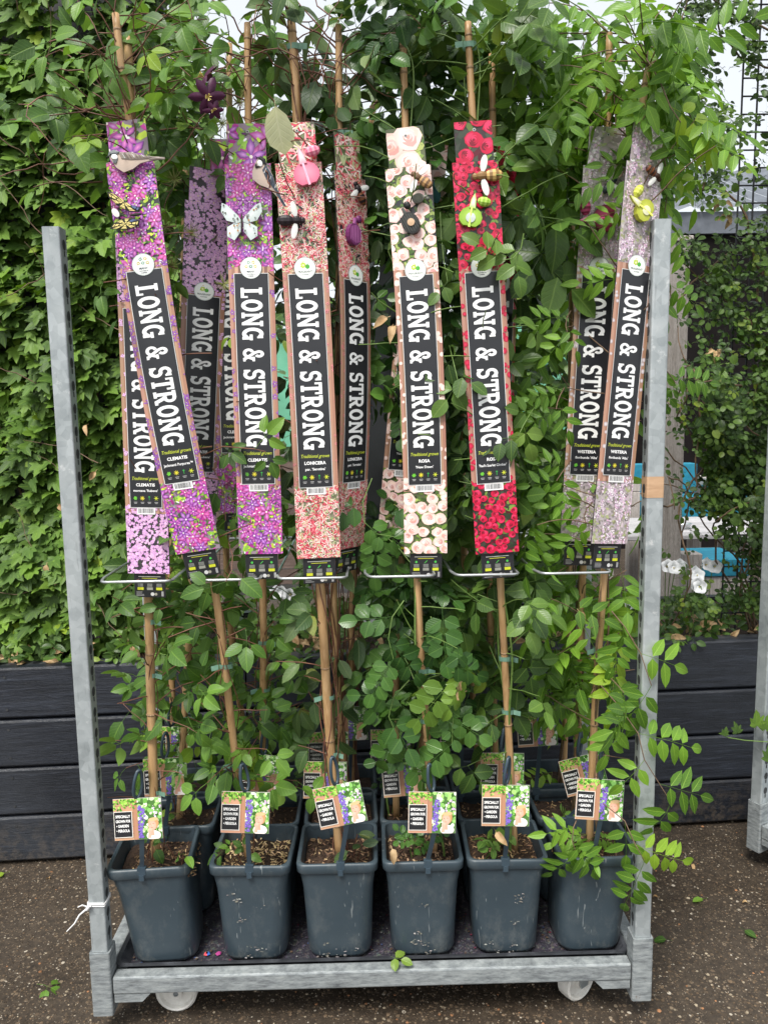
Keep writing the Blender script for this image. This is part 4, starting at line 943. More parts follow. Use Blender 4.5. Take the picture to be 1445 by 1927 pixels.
def cane(root, ctrl, r=.0098, ties=()):
    P = curve_pts(ctrl, 26); L = (P[-1]-P[0]).length; q = MB(); pts = []; rr = []
    for i, p in enumerate(P): pts.append(p); rr.append(r*(1.08-.22*i/26)*(1+.03*sin(i*2.1)))
    q.tube(pts, rr, 9); c = sub(q.build('bamboo_cane', M['bamboo'], root, smooth=False), root)
    c.data.polygons.foreach_set('use_smooth', [len(p.vertices) == 4 for p in c.data.polygons])
    q = MB()
    for f_ in (.07, .19, .31, .42, .53, .65, .76, .87, .95):
        i = f_*26; a = P[int(i)]; b = P[min(int(i)+1, 26)]; p = a.lerp(b, i-int(i)); dd = (b-a).normalized(); R_ = rr[int(i)]
        q.tube([p-dd*.003, p, p+dd*.003], [R_*1.0, R_*1.13, R_*1.0], 9)
    q.build('cane_node', M['node'], c, kind='stuff')
    for f_ in ties:
        i = f_*26; a = P[int(i)]; b = P[min(int(i)+1, 26)]; p = a.lerp(b, i-int(i)); dd = (b-a).normalized(); q = MB()
        q.rings([[tuple(p+dd*z_+Vector((1.25*cos(2*pi*j/12)*.0125+.002, sin(2*pi*j/12)*.0125+.003, ru(-.0006, .0006)))) for j in range(12)] for z_ in (-.006, .006)])
        e = p+Vector((rnd.choice((-1, 1))*.014, -.006, 0)); s_ = 1 if e.x > p.x else -1
        q.poly([e+Vector((0, 0, -.006)), e+Vector((.016*s_, -.004, -.009)), e+Vector((.017*s_, -.004, .003)), e+Vector((0, 0, .006))])
        q.build('tie', M['tie'], root)
    return P
def vines(stem, P, n, r, rad, turns):
    for k in range(n):
        a0 = ru(0, 6); tn = ru(.6, 1.2)*turns*rnd.choice((-1, 1)); pts = []; end = int(len(P)*ru(.8, 1))
        for i in range(end):
            for h in (0, .5):
                j = min(i+1, len(P)-1); p = P[i].lerp(P[j], h); a = a0+tn*(i+h)/len(P)*2*pi; R_ = rad*(1+.7*sin((i+h)*.9+k)); pts.append(p+Vector((R_*cos(a), R_*sin(a), 0)))
        stem.tube(pts, [r*(1-.5*i/len(pts)) for i in range(len(pts))], 5, cap=False)
G = {'clematis': 'potted clematis climbers', 'honeysuckle': 'potted honeysuckle climbers', 'rose': 'potted pale rose climbers', 'scarlet': 'potted scarlet rose climbers', 'wisteria': 'potted wisteria climbers'}
NM = {'clematis': 'potted_clematis', 'honeysuckle': 'potted_honeysuckle', 'rose': 'potted_rose', 'scarlet': 'potted_rose', 'wisteria': 'potted_wisteria'}
CATG = {'clematis': 'potted clematis', 'honeysuckle': 'potted honeysuckle', 'rose': 'potted rose', 'scarlet': 'potted rose', 'wisteria': 'potted wisteria'}
STEMM = {'clematis': 'stem_red', 'honeysuckle': 'stem_red', 'rose': 'stem_green', 'scarlet': 'stem_green', 'wisteria': 'stem_brown'}
# species, column, row, cane as pixel points of its visible run with depths, ties, label
PL = [
 ('clematis', 0, 0, [(293, 1600, .112), (285, 1330, .10), (280, 1130, .06), (262, 700, .06), (246, 200, .05), (240, 70, .05)], (.10, .26, .37), 'pink clematis in the leftmost front pot behind the left post'),
 ('clematis', 1, 0, [(468, 1625, .112), (440, 1400, .07), (405, 1110, -.01), (330, 700, -.03), (245, 230, -.02), (218, 26, -.01)], (.17, .31,), 'purple clematis in the second front pot, its cane slanting to the upper left'),
 ('honeysuckle', 2, 0, [(640, 1610, .112), (620, 1380, .08), (605, 1130, .02), (580, 700, .02), (558, 200, .02), (548, 40, .02)], (.17, .26, .90), 'honeysuckle in the third front pot with reddish vines round its thick cane'),
 ('rose', 3, 0, [(817, 1600, .112), (803, 1380, .08), (786, 1120, .03), (776, 700, .03), (762, 220, .03), (758, 70, .03)], (.22, .30), 'glossy leaved pale rose in the fourth front pot'),
 ('scarlet', 4, 0, [(968, 1612, .112), (955, 1350, .08), (942, 1110, .03), (918, 700, .02), (889, 220, .02), (880, 42, .02)], (.21, .30, .92), 'scarlet rose in the fifth front pot from the left'),
 ('wisteria', 5, 0, [(1108, 1590, .112), (1118, 1350, .09), (1135, 1100, .02), (1165, 700, .03), (1205, 230, .03), (1222, 120, .04)], (.26, .31), 'wisteria in the front pot by the right post with sprays spilling out over it'),
 ('clematis', 0, 1, [(335, 1500, .295), (350, 1300, .28), (360, 1120, .25), (372, 700, .25), (388, 330, .25)], (.2, .3), 'clematis in the second row behind the leftmost pot'),
 ('clematis', 1, 1, [(492, 1520, .295), (495, 1350, .22), (495, 1110, .08), (480, 700, .06), (468, 240, .05), (466, 44, .05)], (.25, .33), 'clematis in the second row whose straight cane carries the coal tit sign'),
 ('honeysuckle', 2, 1, [(655, 1520, .295), (640, 1350, .24), (628, 1110, .14), (636, 700, .10), (638, 250, .08), (637, 48, .07)], (.22, .8), 'honeysuckle in the second row with its vines bundled on a bare cane'),
 ('rose', 3, 1, [(745, 1530, .295), (745, 1300, .28), (752, 1110, .25), (780, 700, .22), (800, 300, .2), (802, 90, .2)], (.3,), 'dark leaved rose in the second row behind the fourth pot'),
 ('scarlet', 4, 1, [(935, 1520, .295), (928, 1300, .24), (922, 1110, .16), (925, 700, .14), (927, 300, .13), (925, 102, .12)], (.25, .8), 'rose in the second row behind the scarlet sign'),
 ('wisteria', 5, 1, [(1082, 1520, .295), (1088, 1350, .24), (1095, 1110, .14), (1115, 700, .12), (1140, 300, .11), (1146, 62, .10)], (.25,), 'wisteria in the second row beside the back right post'),
 ('clematis', 0, 2, [(300, 1440, .452), (320, 1100, .42), (340, 700, .4), (350, 300, .4)], (), 'clematis in the back row at the left end of the trolley'),
 ('clematis', 1, 2, [(420, 1440, .452), (428, 1100, .42), (432, 600, .36), (432, 82, .32)], (), 'clematis in the back row whose cane tip stands against the sky gap'),
 ('honeysuckle', 2, 2, [(660, 1440, .452), (664, 1100, .42), (690, 600, .4), (700, 200, .4)], (), 'honeysuckle in the back row between canes at the centre'),
 ('rose', 3, 2, [(790, 1440, .452), (800, 1100, .42), (820, 600, .4), (835, 240, .4)], (), 'rose in the back row behind the pale rose sign'),
 ('scarlet', 4, 2, [(905, 1440, .452), (875, 1100, .42), (872, 600, .4), (905, 150, .38)], (), 'rose in the back row in the deep shade right of centre'),
 ('wisteria', 5, 2, [(1060, 1440, .452), (1070, 1100, .42), (1075, 600, .4), (1080, 200, .4)], (), 'wisteria in the back row near the right end'),
]
for sp, c_, r_, cp, ties, lab in PL:
    if r_ < 2: CANES_PX.append(([(a, b) for a, b, _ in cp], cp[2][2] if r_ == 0 else .1))
TAGS = []
plants = {}
for sp, c_, r_, cp, ties, lab in PL:
    x, y = PX[c_], PY[r_]; root = thing(NM[sp], (x, y, .156), lab, CATG[sp], G[sp]); plants[(c_, r_)] = root
    rot = {0: .07, 1: -.03, 2: .0, 3: .0, 4: -.02, 5: .03}[c_]+(.0 if r_ == 0 else ru(-.05, .05)); lean = {0: -.10, 5: .06}.get(c_, 0) if r_ == 0 else 0
    R, zs = make_pot(root, x, y, rot, lean)
    if r_ < 2: chips(root, R, zs, ['bark', 'bran', 'dark', 'dark', 'bark', 'dark'][c_] if r_ == 0 else 'bark', 420 if r_ == 0 else 120)
    if r_ == 0 and not lean: smudges(root, R, 7, c_ == 2)
    ctrl = [at(*p) for p in cp]; ctrl[0].z = zs-.01; ctrl[0].x = max(x-.06, min(x+.06, ctrl[0].x))
    P = cane(root, ctrl, .0108 if c_ in (0, 2) and r_ == 0 else .0088, ties)
    stem = MB(); zt = P[-1].z
    nv = {'clematis': 3, 'honeysuckle': 5, 'rose': 2, 'scarlet': 2, 'wisteria': 2}[sp]
    vines(stem, P, nv, {'clematis': .0014, 'honeysuckle': .0019, 'rose': .0032, 'scarlet': .0035, 'wisteria': .0032}[sp], .013 if sp != 'rose' else .017, 4 if sp in ('clematis', 'honeysuckle') else .8)
    if sp == 'honeysuckle':
        vines(stem, [p+Vector((0.01, .005, 0)) for p in P], 4, .0017, .012, 1.5)
    def along(z):
        for a, b in zip(P[:-1], P[1:]):
            if a.z <= z <= b.z: return a.lerp(b, (z-a.z)/(b.z-a.z))
        return P[-1].copy() if z > zt else P[0].copy()
    # side shoots up the cane: (z from, z to, how many, length lo, hi)
    top = zt
    if sp == 'clematis':
        bands = [(.52, 1.05, 20, .07, .18), (1.05, 1.6, 10, .05, .13), (1.6, 2.05, 9, .05, .13), (2.0, top+.05, 18, .10, .26)]
        pr = dict(step=.036, sc=.95, droop=.5, wander=.5, pair=False)
    elif sp == 'honeysuckle':
        bands = [(.62, 1.15, 9, .05, .15), (1.15, 1.9, 15, .06, .15), (1.9, top+.05, 22, .08, .24)]
        pr = dict(step=.042, sc=.86, droop=.2, wander=.6, pair=True, down=.6)
    elif sp == 'rose':
        bands = [(.60, 1.25, 26, .07, .17), (1.2, 1.9, 20, .06, .16), (1.9, top+.08, 20, .10, .26)]
        pr = dict(step=.042, sc=1.02, droop=.3, wander=.5)
    elif sp == 'scarlet':
        bands = [(.62, 1.25, 15, .07, .17), (1.2, 1.9, 14, .07, .18), (1.9, top+.1, 20, .12, .30)]
        pr = dict(step=.05, sc=.88, droop=.3, wander=.45)
    else:
        bands = [(.60, 1.2, 13, .08, .2), (1.2, 1.9, 13, .08, .2), (1.9, top+.12, 26, .10, .24)]
        pr = dict(step=.055, sc=.9, droop=.6, wander=.4, down=.5)
    for a, b, n, l0, l1 in bands:
        for i in range(int(n*(1 if r_ == 0 else .85 if r_ == 1 else .75))):
            z = ru(a, b); p = along(z); az = ru(0, 2*pi); el = ru(-.1, .9)
            if r_ == 2 and z < .5: continue
            shoot(root, stem, sp, p, (cos(az)*cos(el), sin(az)*cos(el)*.8, sin(el)), ru(l0, l1), **pr)
    if sp in ('honeysuckle', 'clematis') and r_ < 2:
        for i in range(9):
            p = along(ru(1.95, top)); d = Vector((ru(-1, 1), ru(-.6, .3), ru(.1, 1))).normalized(); pts = [p]
            for k in range(rnd.randint(8, 16)): d = (d+Vector((ru(-.5, .5), ru(-.4, .4), ru(-.55, .4)))).normalized(); p = p+d*.028; pts.append(p)
            stem.tube(pts, [.0019*(1-.6*k/len(pts)) for k in range(len(pts))], 4, cap=False)
    # low shoots out of the soil
    for i in range(3 if r_ == 0 else 1):
        p = Vector((x+ru(-.05, .05), y+ru(-.05, .0), zs)); shoot(root, stem, sp, p, (ru(-.4, .4), ru(-.5, .1), 1), ru(.04, .08), step=.035, sc=.55, wander=.3)
    plants[(c_, r_, 's')] = stem; plants[(c_, r_, 'P')] = P
    if r_ == 0 or (r_ == 1): TAGS.append((c_, r_))

def sprig(key, sp, pts, Y, step=.03, sc=1.0, up=.1, r=.0016, facing=(0, -1, .35), every=1):
    """a hanging branch laid out through points the photograph shows, with leaves facing outwards"""
    root = plants[key]; stem = plants[key+('s',)]
    C_ = [at(a, b, Y+dy) for a, b, dy in pts]; L = sum((b-a).length for a, b in zip(C_[:-1], C_[1:])); P = curve_pts(C_, max(3, int(L/step)))
    stem.tube(P, [r*(1-.5*i/len(P)) for i in range(len(P))], 4, cap=False)
    for i in range(1, len(P)):
        d = (P[i]-P[i-1]).normalized(); sd_ = d.cross(Vector((0, -1, 0))).normalized()*(1 if i % 2 else -1); n = Vector(facing)+Vector((ru(-.3, .3), 0, ru(-.3, .3)))
        if CNT.get(root.name, 0) >= 300: break
        CNT[root.name] = CNT.get(root.name, 0)+1
        s = sc*ru(.85, 1.15); MX = fr(P[i]-Vector(root['_o']), sd_*.9+d*.7+Vector((0, ru(-.2, .1), -.15)), n) @ Matrix.Diagonal((s, s, s, 1)); link('leaf', rnd.choice(LV[sp]), root, M=MX)
W5 = (5, 0)
sprig(W5, 'wisteria', [(1150, 1150, 0), (1175, 1180, -.02), (1205, 1230, -.04), (1225, 1290, -.05)], .0, .05, 0.80)
sprig(W5, 'wisteria', [(1130, 1290, 0), (1165, 1330, -.03), (1200, 1380, -.05), (1212, 1430, -.07), (1240, 1475, -.08), (1262, 1510, -.08)], .0, .055, 0.84)
sprig(W5, 'wisteria', [(1120, 1500, 0), (1175, 1545, -.05), (1195, 1590, -.08), (1212, 1620, -.08)], .0, .055, 0.76)
sprig(W5, 'wisteria', [(1090, 1530, 0), (1075, 1570, -.03), (1082, 1600, -.03)], .0, .05, 0.67)
sprig(W5, 'wisteria', [(1215, 120, 0), (1190, 90, -.02), (1140, 95, -.04), (1080, 110, -.04)], .0, .05, 0.84)
sprig(W5, 'wisteria', [(1215, 110, 0), (1240, 150, -.03), (1260, 200, -.05), (1280, 230, -.05)], .0, .05, 0.84)
sprig(W5, 'wisteria', [(1215, 130, 0), (1225, 50, .03), (1250, 10, .05)], .0, .05, 0.84)
sprig(W5, 'wisteria', [(1215, 130, 0), (1250, 110, .03), (1275, 120, .05), (1295, 150, .05)], .05, .05, 0.84)
sprig(W5, 'wisteria', [(1225, 200, 0), (1245, 270, .0), (1255, 350, .0), (1250, 400, .0)], .05, .05, 0.84)
sprig(W5, 'wisteria', [(1245, 480, 0), (1255, 520, .0), (1262, 560, .0)], .07, .06, .7)
sprig(W5, 'wisteria', [(1245, 690, 0), (1260, 705, .0), (1270, 720, .0)], .03, .06, .6)
W1 = (5, 1)
for y0, x0 in ((310, 1185), (395, 1190), (500, 1190), (600, 1075), (745, 1060), (880, 1070), (960, 1110)):
    sprig(W1, 'wisteria', [(x0+ru(-5, 5), y0-15, .02), (x0+ru(-12, 0), y0+5, -.01), (x0+ru(-25, -8), y0+25, -.02)], .03, .05, .6)
S4_ = (4, 0)
sprig(S4_, 'scarlet', [(985, 440, .0), (975, 480, -.05), (945, 490, -.06)], .0, .06, .6)
sprig(S4_, 'scarlet', [(985, 330, .02), (1005, 380, -.02), (1030, 440, -.03), (1030, 500, -.02)], .06, .055, 1.15)
sprig(S4_, 'scarlet', [(828, 400, .02), (832, 470, -.02), (842, 530, -.04)], .02, .06, .6)
sprig(S4_, 'scarlet', [(845, 650, .02), (855, 690, -.04), (862, 720, -.05)], .02, .06, .7)
sprig(S4_, 'scarlet', [(1010, 760, .02), (990, 790, -.04), (975, 820, -.05)], .02, .06, .65)
sprig((3, 0), 'rose', [(700, 900, .02), (680, 960, -.01), (700, 1000, -.02), (740, 1010, -.02)], .03, .045, 1.05)
sprig((3, 0), 'rose', [(760, 1130, .0), (730, 1180, -.03), (740, 1240, -.04)], .03, .045, 1.05)
sprig((3, 0), 'rose', [(810, 1160, .0), (840, 1220, -.03), (850, 1280, -.04)], .03, .045, 1.05)
sprig((3, 0), 'rose', [(770, 1280, .0), (730, 1330, -.03), (745, 1380, -.04)], .03, .045, 1.05)
sprig((3, 0), 'rose', [(820, 1290, .0), (850, 1330, -.02), (850, 1400, -.03)], .03, .045, 1.0)
sprig((1, 0), 'clematis', [(400, 880, 0), (420, 920, -.02), (425, 980, -.03)], .03, .05, 1.0)
sprig((1, 0), 'clematis', [(430, 1020, 0), (440, 1060, -.03), (425, 1095, -.05)], .0, .045, .9)
sprig((1, 0), 'clematis', [(330, 880, .02), (420, 840, -.02), (480, 845, -.06), (500, 850, -.06)], .0, .07, .8)
# one large pale leaf in front of the purple and honeysuckle signs
hs_ = plants[(2, 0)]; P_ = at(517, 188, -.13)
q = leaf_single(.092, .056, .6, .45, .05, .08, .01, .012); link('leaf', q.mesh('leaf', M['paleleaf'], smooth=True), hs_, M=fr(P_-Vector(hs_['_o']), (.08, -.05, -1), (.05, -1, .05)))
for (px, py, key, sp) in ((875, 1275, (4, 0), 0), (878, 1300, (4, 0), 0), (1085, 1145, (5, 0), 0), (735, 1590, (3, 0), 0), (930, 1560, (4, 0), 0), (735, 595, (3, 0), 0), (740, 610, (3, 0), 0)):
    rt = plants[key]; link('withered_leaf', rnd.choice(DEAD), rt, M=leaf_frame(at(px, py, .0)-Vector(rt['_o']), (0, -1, 0), .3, .8, .9))
for k in [k for k in plants if len(k) == 3 and k[2] == 's']:
    root = plants[k[:2]]; sp = [q for q in PL if (q[1], q[2]) == k[:2]][0][0]; plants[k].build('stem', M[STEMM[sp]], root, smooth=True)
# ------------------------------------------------------------------ ivy hedge, shrub and trellis climber rooted in the planter
def frame_merge(mb, me_pts, MX, tint):
    pass
def merge(mb, q, MX, tint):
    n = len(mb.v); mb.v.extend([tuple(MX @ Vector(v)) for v in q.v]); k = 0
    for f_ in q.f:
        mb.face([n+i for i in f_], q.uv[k:k+len(f_)], (tint,)*3); k += len(f_)
def hedge(root, sp, mat, makers, n_obj, n_stuff, place, sc=1.0, up=.35, down=.5, px_ok=None):
    """nearest leaves as parts, the deeper ones joined"""
    o = Vector(root['_o']); spots = []
    for i in range(n_obj+n_stuff):
        P, out, dep = place(); spots.append((dep, P, out))
    spots.sort(key=lambda a: a[0]); mb = MB(); src = [mk() for mk in makers]
    for i, (dep, P, out) in enumerate(spots):
        s = sc*ru(.65, 1.2)
        if i < n_obj: link('leaf', rnd.choice(LV[sp]), root, M=leaf_frame(P-o, out, up, down, s))
        else: merge(mb, rnd.choice(src), leaf_frame(P, out, up, down, s), rnd.random())
    if mb.v: mb.build('deep_leaves', mat, root, smooth=True, kind='stuff')
def bulge(x, z, s=3.6, k=1.0): return .17*noise.noise(Vector((x*s, z*s, 4.2)))*k
ivy = thing('ivy_hedge', (-1.1, 1.05, TOPZ), 'tall wall of bright and dark green lobed ivy leaves at the left', 'ivy'); 
def ivy_place():
    while True:
        x, z = ru(-2.1, -.52), ru(.70, 3.05); px, py, _ = proj((x, .95, z))
        lim = 400 if py < 300 else 350
        if px > lim+40*noise.noise(Vector((z*5, 0, 0))): continue
        if noise.noise(Vector((x*6, z*6, 9))) < -.58: continue
        d = abs(rnd.gauss(0, .06)); y = .93+bulge(x, z)+d-.20*max(0, (1.15-z))*.5
        inview = -40 < px < 460 and -60 < py < 1260
        return Vector((x, y, z)), Vector((ru(-.3, .3), -1, .25)).normalized(), d+(0 if inview else 5)
hedge(ivy, 'ivy', M['ivy'], [lambda: leaf_ivy(.084)]*5, 300, 8200, ivy_place, 1.0, .5, .8)
q = MB()
for i in range(40):
    x = ru(-2.0, -.62); p = Vector((x, 1.06, TOPZ-.03)); pts = [p]
    for k in range(18): p = p+Vector((ru(-.05, .05), ru(-.012, .008), .125)); pts.append(p)
    q.tube(pts, [.006*(1-k/24) for k in range(19)], 5)
for i in range(26):
    x, z = ru(-1.2, -.62), ru(.85, 2.8); p = Vector((x, .86, z)); d = Vector((ru(-1, 1), -.1, ru(-.4, 1))).normalized(); pts = [p]
    for k in range(9): d = (d+Vector((ru(-.4, .4), ru(-.2, .2), ru(-.4, .4)))).normalized(); p = p+d*.03; pts.append(p)
    q.tube(pts, [.0022*(1-k/14) for k in range(10)], 4, cap=False)
q.build('stem', M['stem_brown'], ivy, smooth=True)
for i in range(12):
    x, z = ru(-1.15, -.62), ru(.72, 1.5) if i < 14 else ru(1.5, 2.8); link('withered_leaf', rnd.choice(DEAD), ivy, M=leaf_frame(Vector((x, .84, z))-Vector(ivy['_o']), (0, -1, 0), .2, .9, .95))
q = MB(); q.box((-2.2, 1.10, .70), (-.66, 1.13, 3.1)); q.build('shade_backing', M['black'], ivy)  # added black sheet standing in for the shade deep behind the ivy leaves

shr = thing('leafy_shrub', (.5, 1.25, TOPZ-.03), 'dense dark green leafy shrub filling the gap behind the rose and wisteria signs', 'shrub')
def shr_place():
    while True:
        x, z = ru(-.30, .95), ru(.8, 2.75); y = 1.08+bulge(x, z, 2.6, 1.6)+abs(rnd.gauss(0, .12))
        if noise.noise(Vector((x*5, z*5, 3))) < -.38: continue
        if z > 2.55+.2*noise.noise(Vector((x*4, 1, 1))): continue
        if x < -.05+.25*noise.noise(Vector((z*2.5, 7, 1))) and rnd.random() < .8: continue
        if x > .80+.12*noise.noise(Vector((z*3, 3, 1))): continue
        return Vector((x, y, z)), Vector((ru(-.5, .5), -1, .2)).normalized(), y
hedge(shr, 'dark', M['dark'], [lambda: leaf_tri(.06, .034, .55, .9, .2, .2, .01, .03)]*3+[lambda: leaf_single(.08, .04, .6, .9, .2, .2, .01, .02)]*2, 300, 1500, shr_place, 1.1, .4, .7)
q = MB()
for i in range(12):
    p = Vector((ru(.1, .7), 1.3, TOPZ-.03)); pts = [p]
    for k in range(14): p = p+Vector((ru(-.05, .05), ru(-.03, .03), .13)); pts.append(p)
    q.tube(pts, [.009*(1-k/18) for k in range(15)], 5)
q.build('trunk', M['stem_brown'], shr, smooth=True)

trl = thing('metal_trellis', (1.35, 1.02, TOPZ), 'dark metal wire grid trellis rising from the planter at the right edge', 'trellis')
X0, X1, Z0, Z1, YT = 1.30, 1.82, TOPZ-.05, 3.05, 1.02; k = 0; x = X0
while x <= X1+.001: q = MB(); q.tube([(x, YT, Z0), (x, YT, Z1)], .0035, 5); q.build('vertical_wire', M['tmetal'], trl); x += .052
z = .75
while z < Z1: q = MB(); q.tube([(X0-.004, YT-.005, z), (X1+.004, YT-.005, z)], .003, 5); q.build('horizontal_wire', M['tmetal'], trl); z += .058

ak = thing('trellis_climber', (1.35, 1.0, TOPZ-.03), 'small leaved climber hanging loosely over the wire trellis on the right', 'climbing plant')
stm = MB(); AKP = []
for i in range(34):
    p = Vector((ru(1.2, 1.6), ru(.92, 1.05), ru(.75, 2.8))) if i > 6 else Vector((ru(1.25, 1.5), 1.0, TOPZ-.03)); d = Vector((ru(-.6, .5), ru(-.2, .1), ru(-.8, 1))).normalized(); pts = [p]
    for k in range(rnd.randint(10, 26)):
        d = (d+Vector((ru(-.5, .5), ru(-.3, .3), ru(-.5, .5)))+Vector((0, (.98-p.y)*2, .05))).normalized(); p = p+d*.05
        p.x = max(p.x, 1.07+.05*sin(p.z*9)); pts.append(p.copy()); AKP.append(p.copy())
    stm.tube(pts, [.0045*(1-.6*k/len(pts)) for k in range(len(pts))], 5, cap=False)
stm.build('stem', M['stem_brown'], ak, smooth=True)
def ak_place():
    while True:
        p = rnd.choice(AKP); P = p+Vector((rnd.gauss(0, .05), rnd.gauss(-.02, .04), rnd.gauss(0, .05)))
        px, py, _ = proj(P)
        if P.x < 1.06 or P.z > 2.95 or P.z < .8: continue
        if noise.noise(Vector((P.x*5, P.z*5, 2))) < -.25 and rnd.random() < .8: continue
        if px < 1325 and 480 < py < 980 and rnd.random() < .85: continue
        if px < 1390 and 285 < py < 425 and rnd.random() < .5: continue
        if px < 1365 and 960 < py < 1120 and rnd.random() < .93: continue
        if px > 1460: return P, Vector((0, -1, .2)), 9
        return P, Vector((ru(-.5, .5), -1, .2)).normalized(), P.y
hedge(ak, 'akebia', M['akebia'], [lambda: leaf_tri(.028, .02, .5, .5, .2, .2, .01, .02)]*4, 300, 4200, ak_place, .88, .5, .4)
for (px, py) in ((1372, 405), (1355, 380), (1345, 660)):
    P = at(px, py, .93)
    for k in range(4): link('withered_leaf', rnd.choice(DEAD), ak, M=leaf_frame(P-Vector(ak['_o'])+Vector((ru(-.01, .01), 0, ru(-.01, .01))), (0, -1, 0), .2, .8, .8))

# low bedding plants and petunias in the planter
def petunia(px, py, Y, lab, nf=1, spread=.0):
    P0 = at(px, py, Y); base = Vector((P0.x, Y+.05, TOPZ-.03)); rt = thing('petunia_plant', base, lab, 'flower', 'white petunias in the planter'); st = MB()
    for k in range(nf):
        P = P0+Vector((ru(-spread, spread), ru(-.02, .02), ru(-spread, spread)*.8)) if k else P0; d = Vector((ru(-.4, .4), -1, ru(-.1, .5))).normalized(); a = d.orthogonal().normalized(); b = d.cross(a); R = []
        for (h, r) in ((-.030, .003), (-.012, .005), (-.003, .010), (.003, .020), (.002, .025)):
            R.append([tuple(P+d*(h+(.004*sin(5*t*2*pi/20) if r > .02 else 0))+(a*cos(t*2*pi/20)+b*sin(t*2*pi/20))*r*(1+(.09*cos(5*t*2*pi/20) if r > .02 else 0))) for t in range(20)])
        q = MB(); q.rings(R); f_ = sub(q.build('flower', M['petal'], rt, smooth=True), rt)
        q = MB(); q.tube([P-d*.02, P-d*.002], .002, 5); q.build('stamen', M['yellow'], f_)
        st.tube([base, base.lerp(P-d*.035, .6)+Vector((0, .01, .01)), P-d*.035], .0015, 4, cap=False)
    rt['_o'] = tuple(base)
    for k in range(14): add_leaf(rt, 'akebia', base.lerp(P0, rnd.random())+Vector((ru(-.05, .05), ru(-.02, .04), ru(-.02, .02))), Vector((ru(-1, 1), -1, .3)).normalized(), .9, exact=True)
    st.build('stem', M['stem_green'], rt)
petunia(1268, 1068, .98, 'white petunia blooms just right of the trolley post', 3, .03)
petunia(1312, 1082, .95, 'white petunia facing forward in the planter below the patio table', 2, .02)
petunia(1316, 1104, .92, 'lowest white petunia drooping over the right planter', 2, .015)
petunia(1345, 1066, 1.0, 'white petunias under the trellis climber', 2, .03)
petunia(1176, 1142, .90, 'white petunia seen through the wisteria left of the right post', 2, .02)
petunia(545, 1120, .98, 'white petunias seen between the purple and honeysuckle canes', 3, .05)
petunia(690, 1150, 1.0, 'white petunias glimpsed in the dark behind the honeysuckle', 3, .04)
bed = MB(); src = [leaf_single(.05, .02, .6, .8, .2, .3, .01, .01) for _ in range(4)]+[leaf_tri(.03, .02, .5, .6, .2, .2, .01, .02) for _ in range(3)]
for i in range(2600):
    x = ru(-2.4, 2.2); y = plane_y(x)+ru(.0, .55); z = TOPZ-.03+abs(rnd.gauss(0, .07 if x < .9 else .038)) 
    if y < plane_y(x)+.08: z = max(z, TOPZ+.005)
    if noise.noise(Vector((x*4, y*5, 5))) < -.25: continue
    merge(bed, rnd.choice(src), leaf_frame((x, y, z), Vector((ru(-1, 1), -.8, .6)).normalized(), .6, .0, ru(.6, 1.2)), rnd.random())
bed.build('undergrowth', M['dark'], kind='stuff', smooth=True)
dl = MB(); q2 = [leaf_single(.05, .03, .6, .8, .6, .6, .04, .01) for _ in range(3)]
for i in range(260):
    x = ru(-1.6, 1.7); y = plane_y(x)+ru(.06, .3); merge(dl, rnd.choice(q2), leaf_frame((x, y, TOPZ-.02+ru(0, .05)), (ru(-1, 1), -1, 0), 1, 0, ru(.6, 1)), 0)
dl.build('dead_leaves', M['dead'], kind='stuff')
# ------------------------------------------------------------------ patio beyond
def boxthing(name, parts, label, cat, group=None):
    a = parts[0][1]; rt = thing(name, ((a[0]+parts[0][2][0])/2, (a[1]+parts[0][2][1])/2, 0), label, cat, group)
    for nm, p, q_, m in parts:
        b = MB(); b.box(p, q_); o = b.build(nm, m, rt); bv = o.modifiers.new('b', 'BEVEL'); bv.width = .004
    return rt
pT, pB = at(1268, 455, 1.75), at(1262, 980, 1.75)
boxthing('timber_post', [('post', (pB.x-.045, 1.75, 0), (pB.x+.05, 1.85, pT.z), M['grey_wood']), ('cap', (pB.x-.055, 1.74, pT.z), (pB.x+.06, 1.86, pT.z+.025), M['grey_wood'])], 'weathered square timber post standing just behind the right trolley post', 'post')
tt = at(1310, 985, 3.2); parts = []
for k in range(6): parts.append(('slat', (.85, 2.75+k*.13, tt.z-.03), (2.6, 2.75+k*.13+.12, tt.z), M['table_wood']))
parts += [('leg', (1.25, 2.82, 0), (1.34, 2.9, tt.z-.032), M['grey_wood']), ('leg', (2.4, 2.82, 0), (2.49, 2.9, tt.z-.032), M['grey_wood']), ('leg', (1.25, 3.4, 0), (1.34, 3.48, tt.z-.032), M['grey_wood']), ('leg', (2.4, 3.4, 0), (2.49, 3.48, tt.z-.032), M['grey_wood'])]
boxthing('patio_table', parts, 'pale slatted patio table beyond the planter', 'table')
P = at(1280, 992, 3.0); q = MB(); ring = lambda r, h: [(P.x+r*cos(i*pi/10), 3.0+r*sin(i*pi/10), tt.z+.002+h) for i in range(20)]
q.rings([ring(.05, 0), ring(.065, .03), ring(.067, .032), ring(.060, .03), ring(.045, .006)], capb=True, capt=True); q.build('ashtray', M['wire'], label='round metal ashtray lying on the patio table', cat='ashtray')
a = at(1250, 880, 3.9)
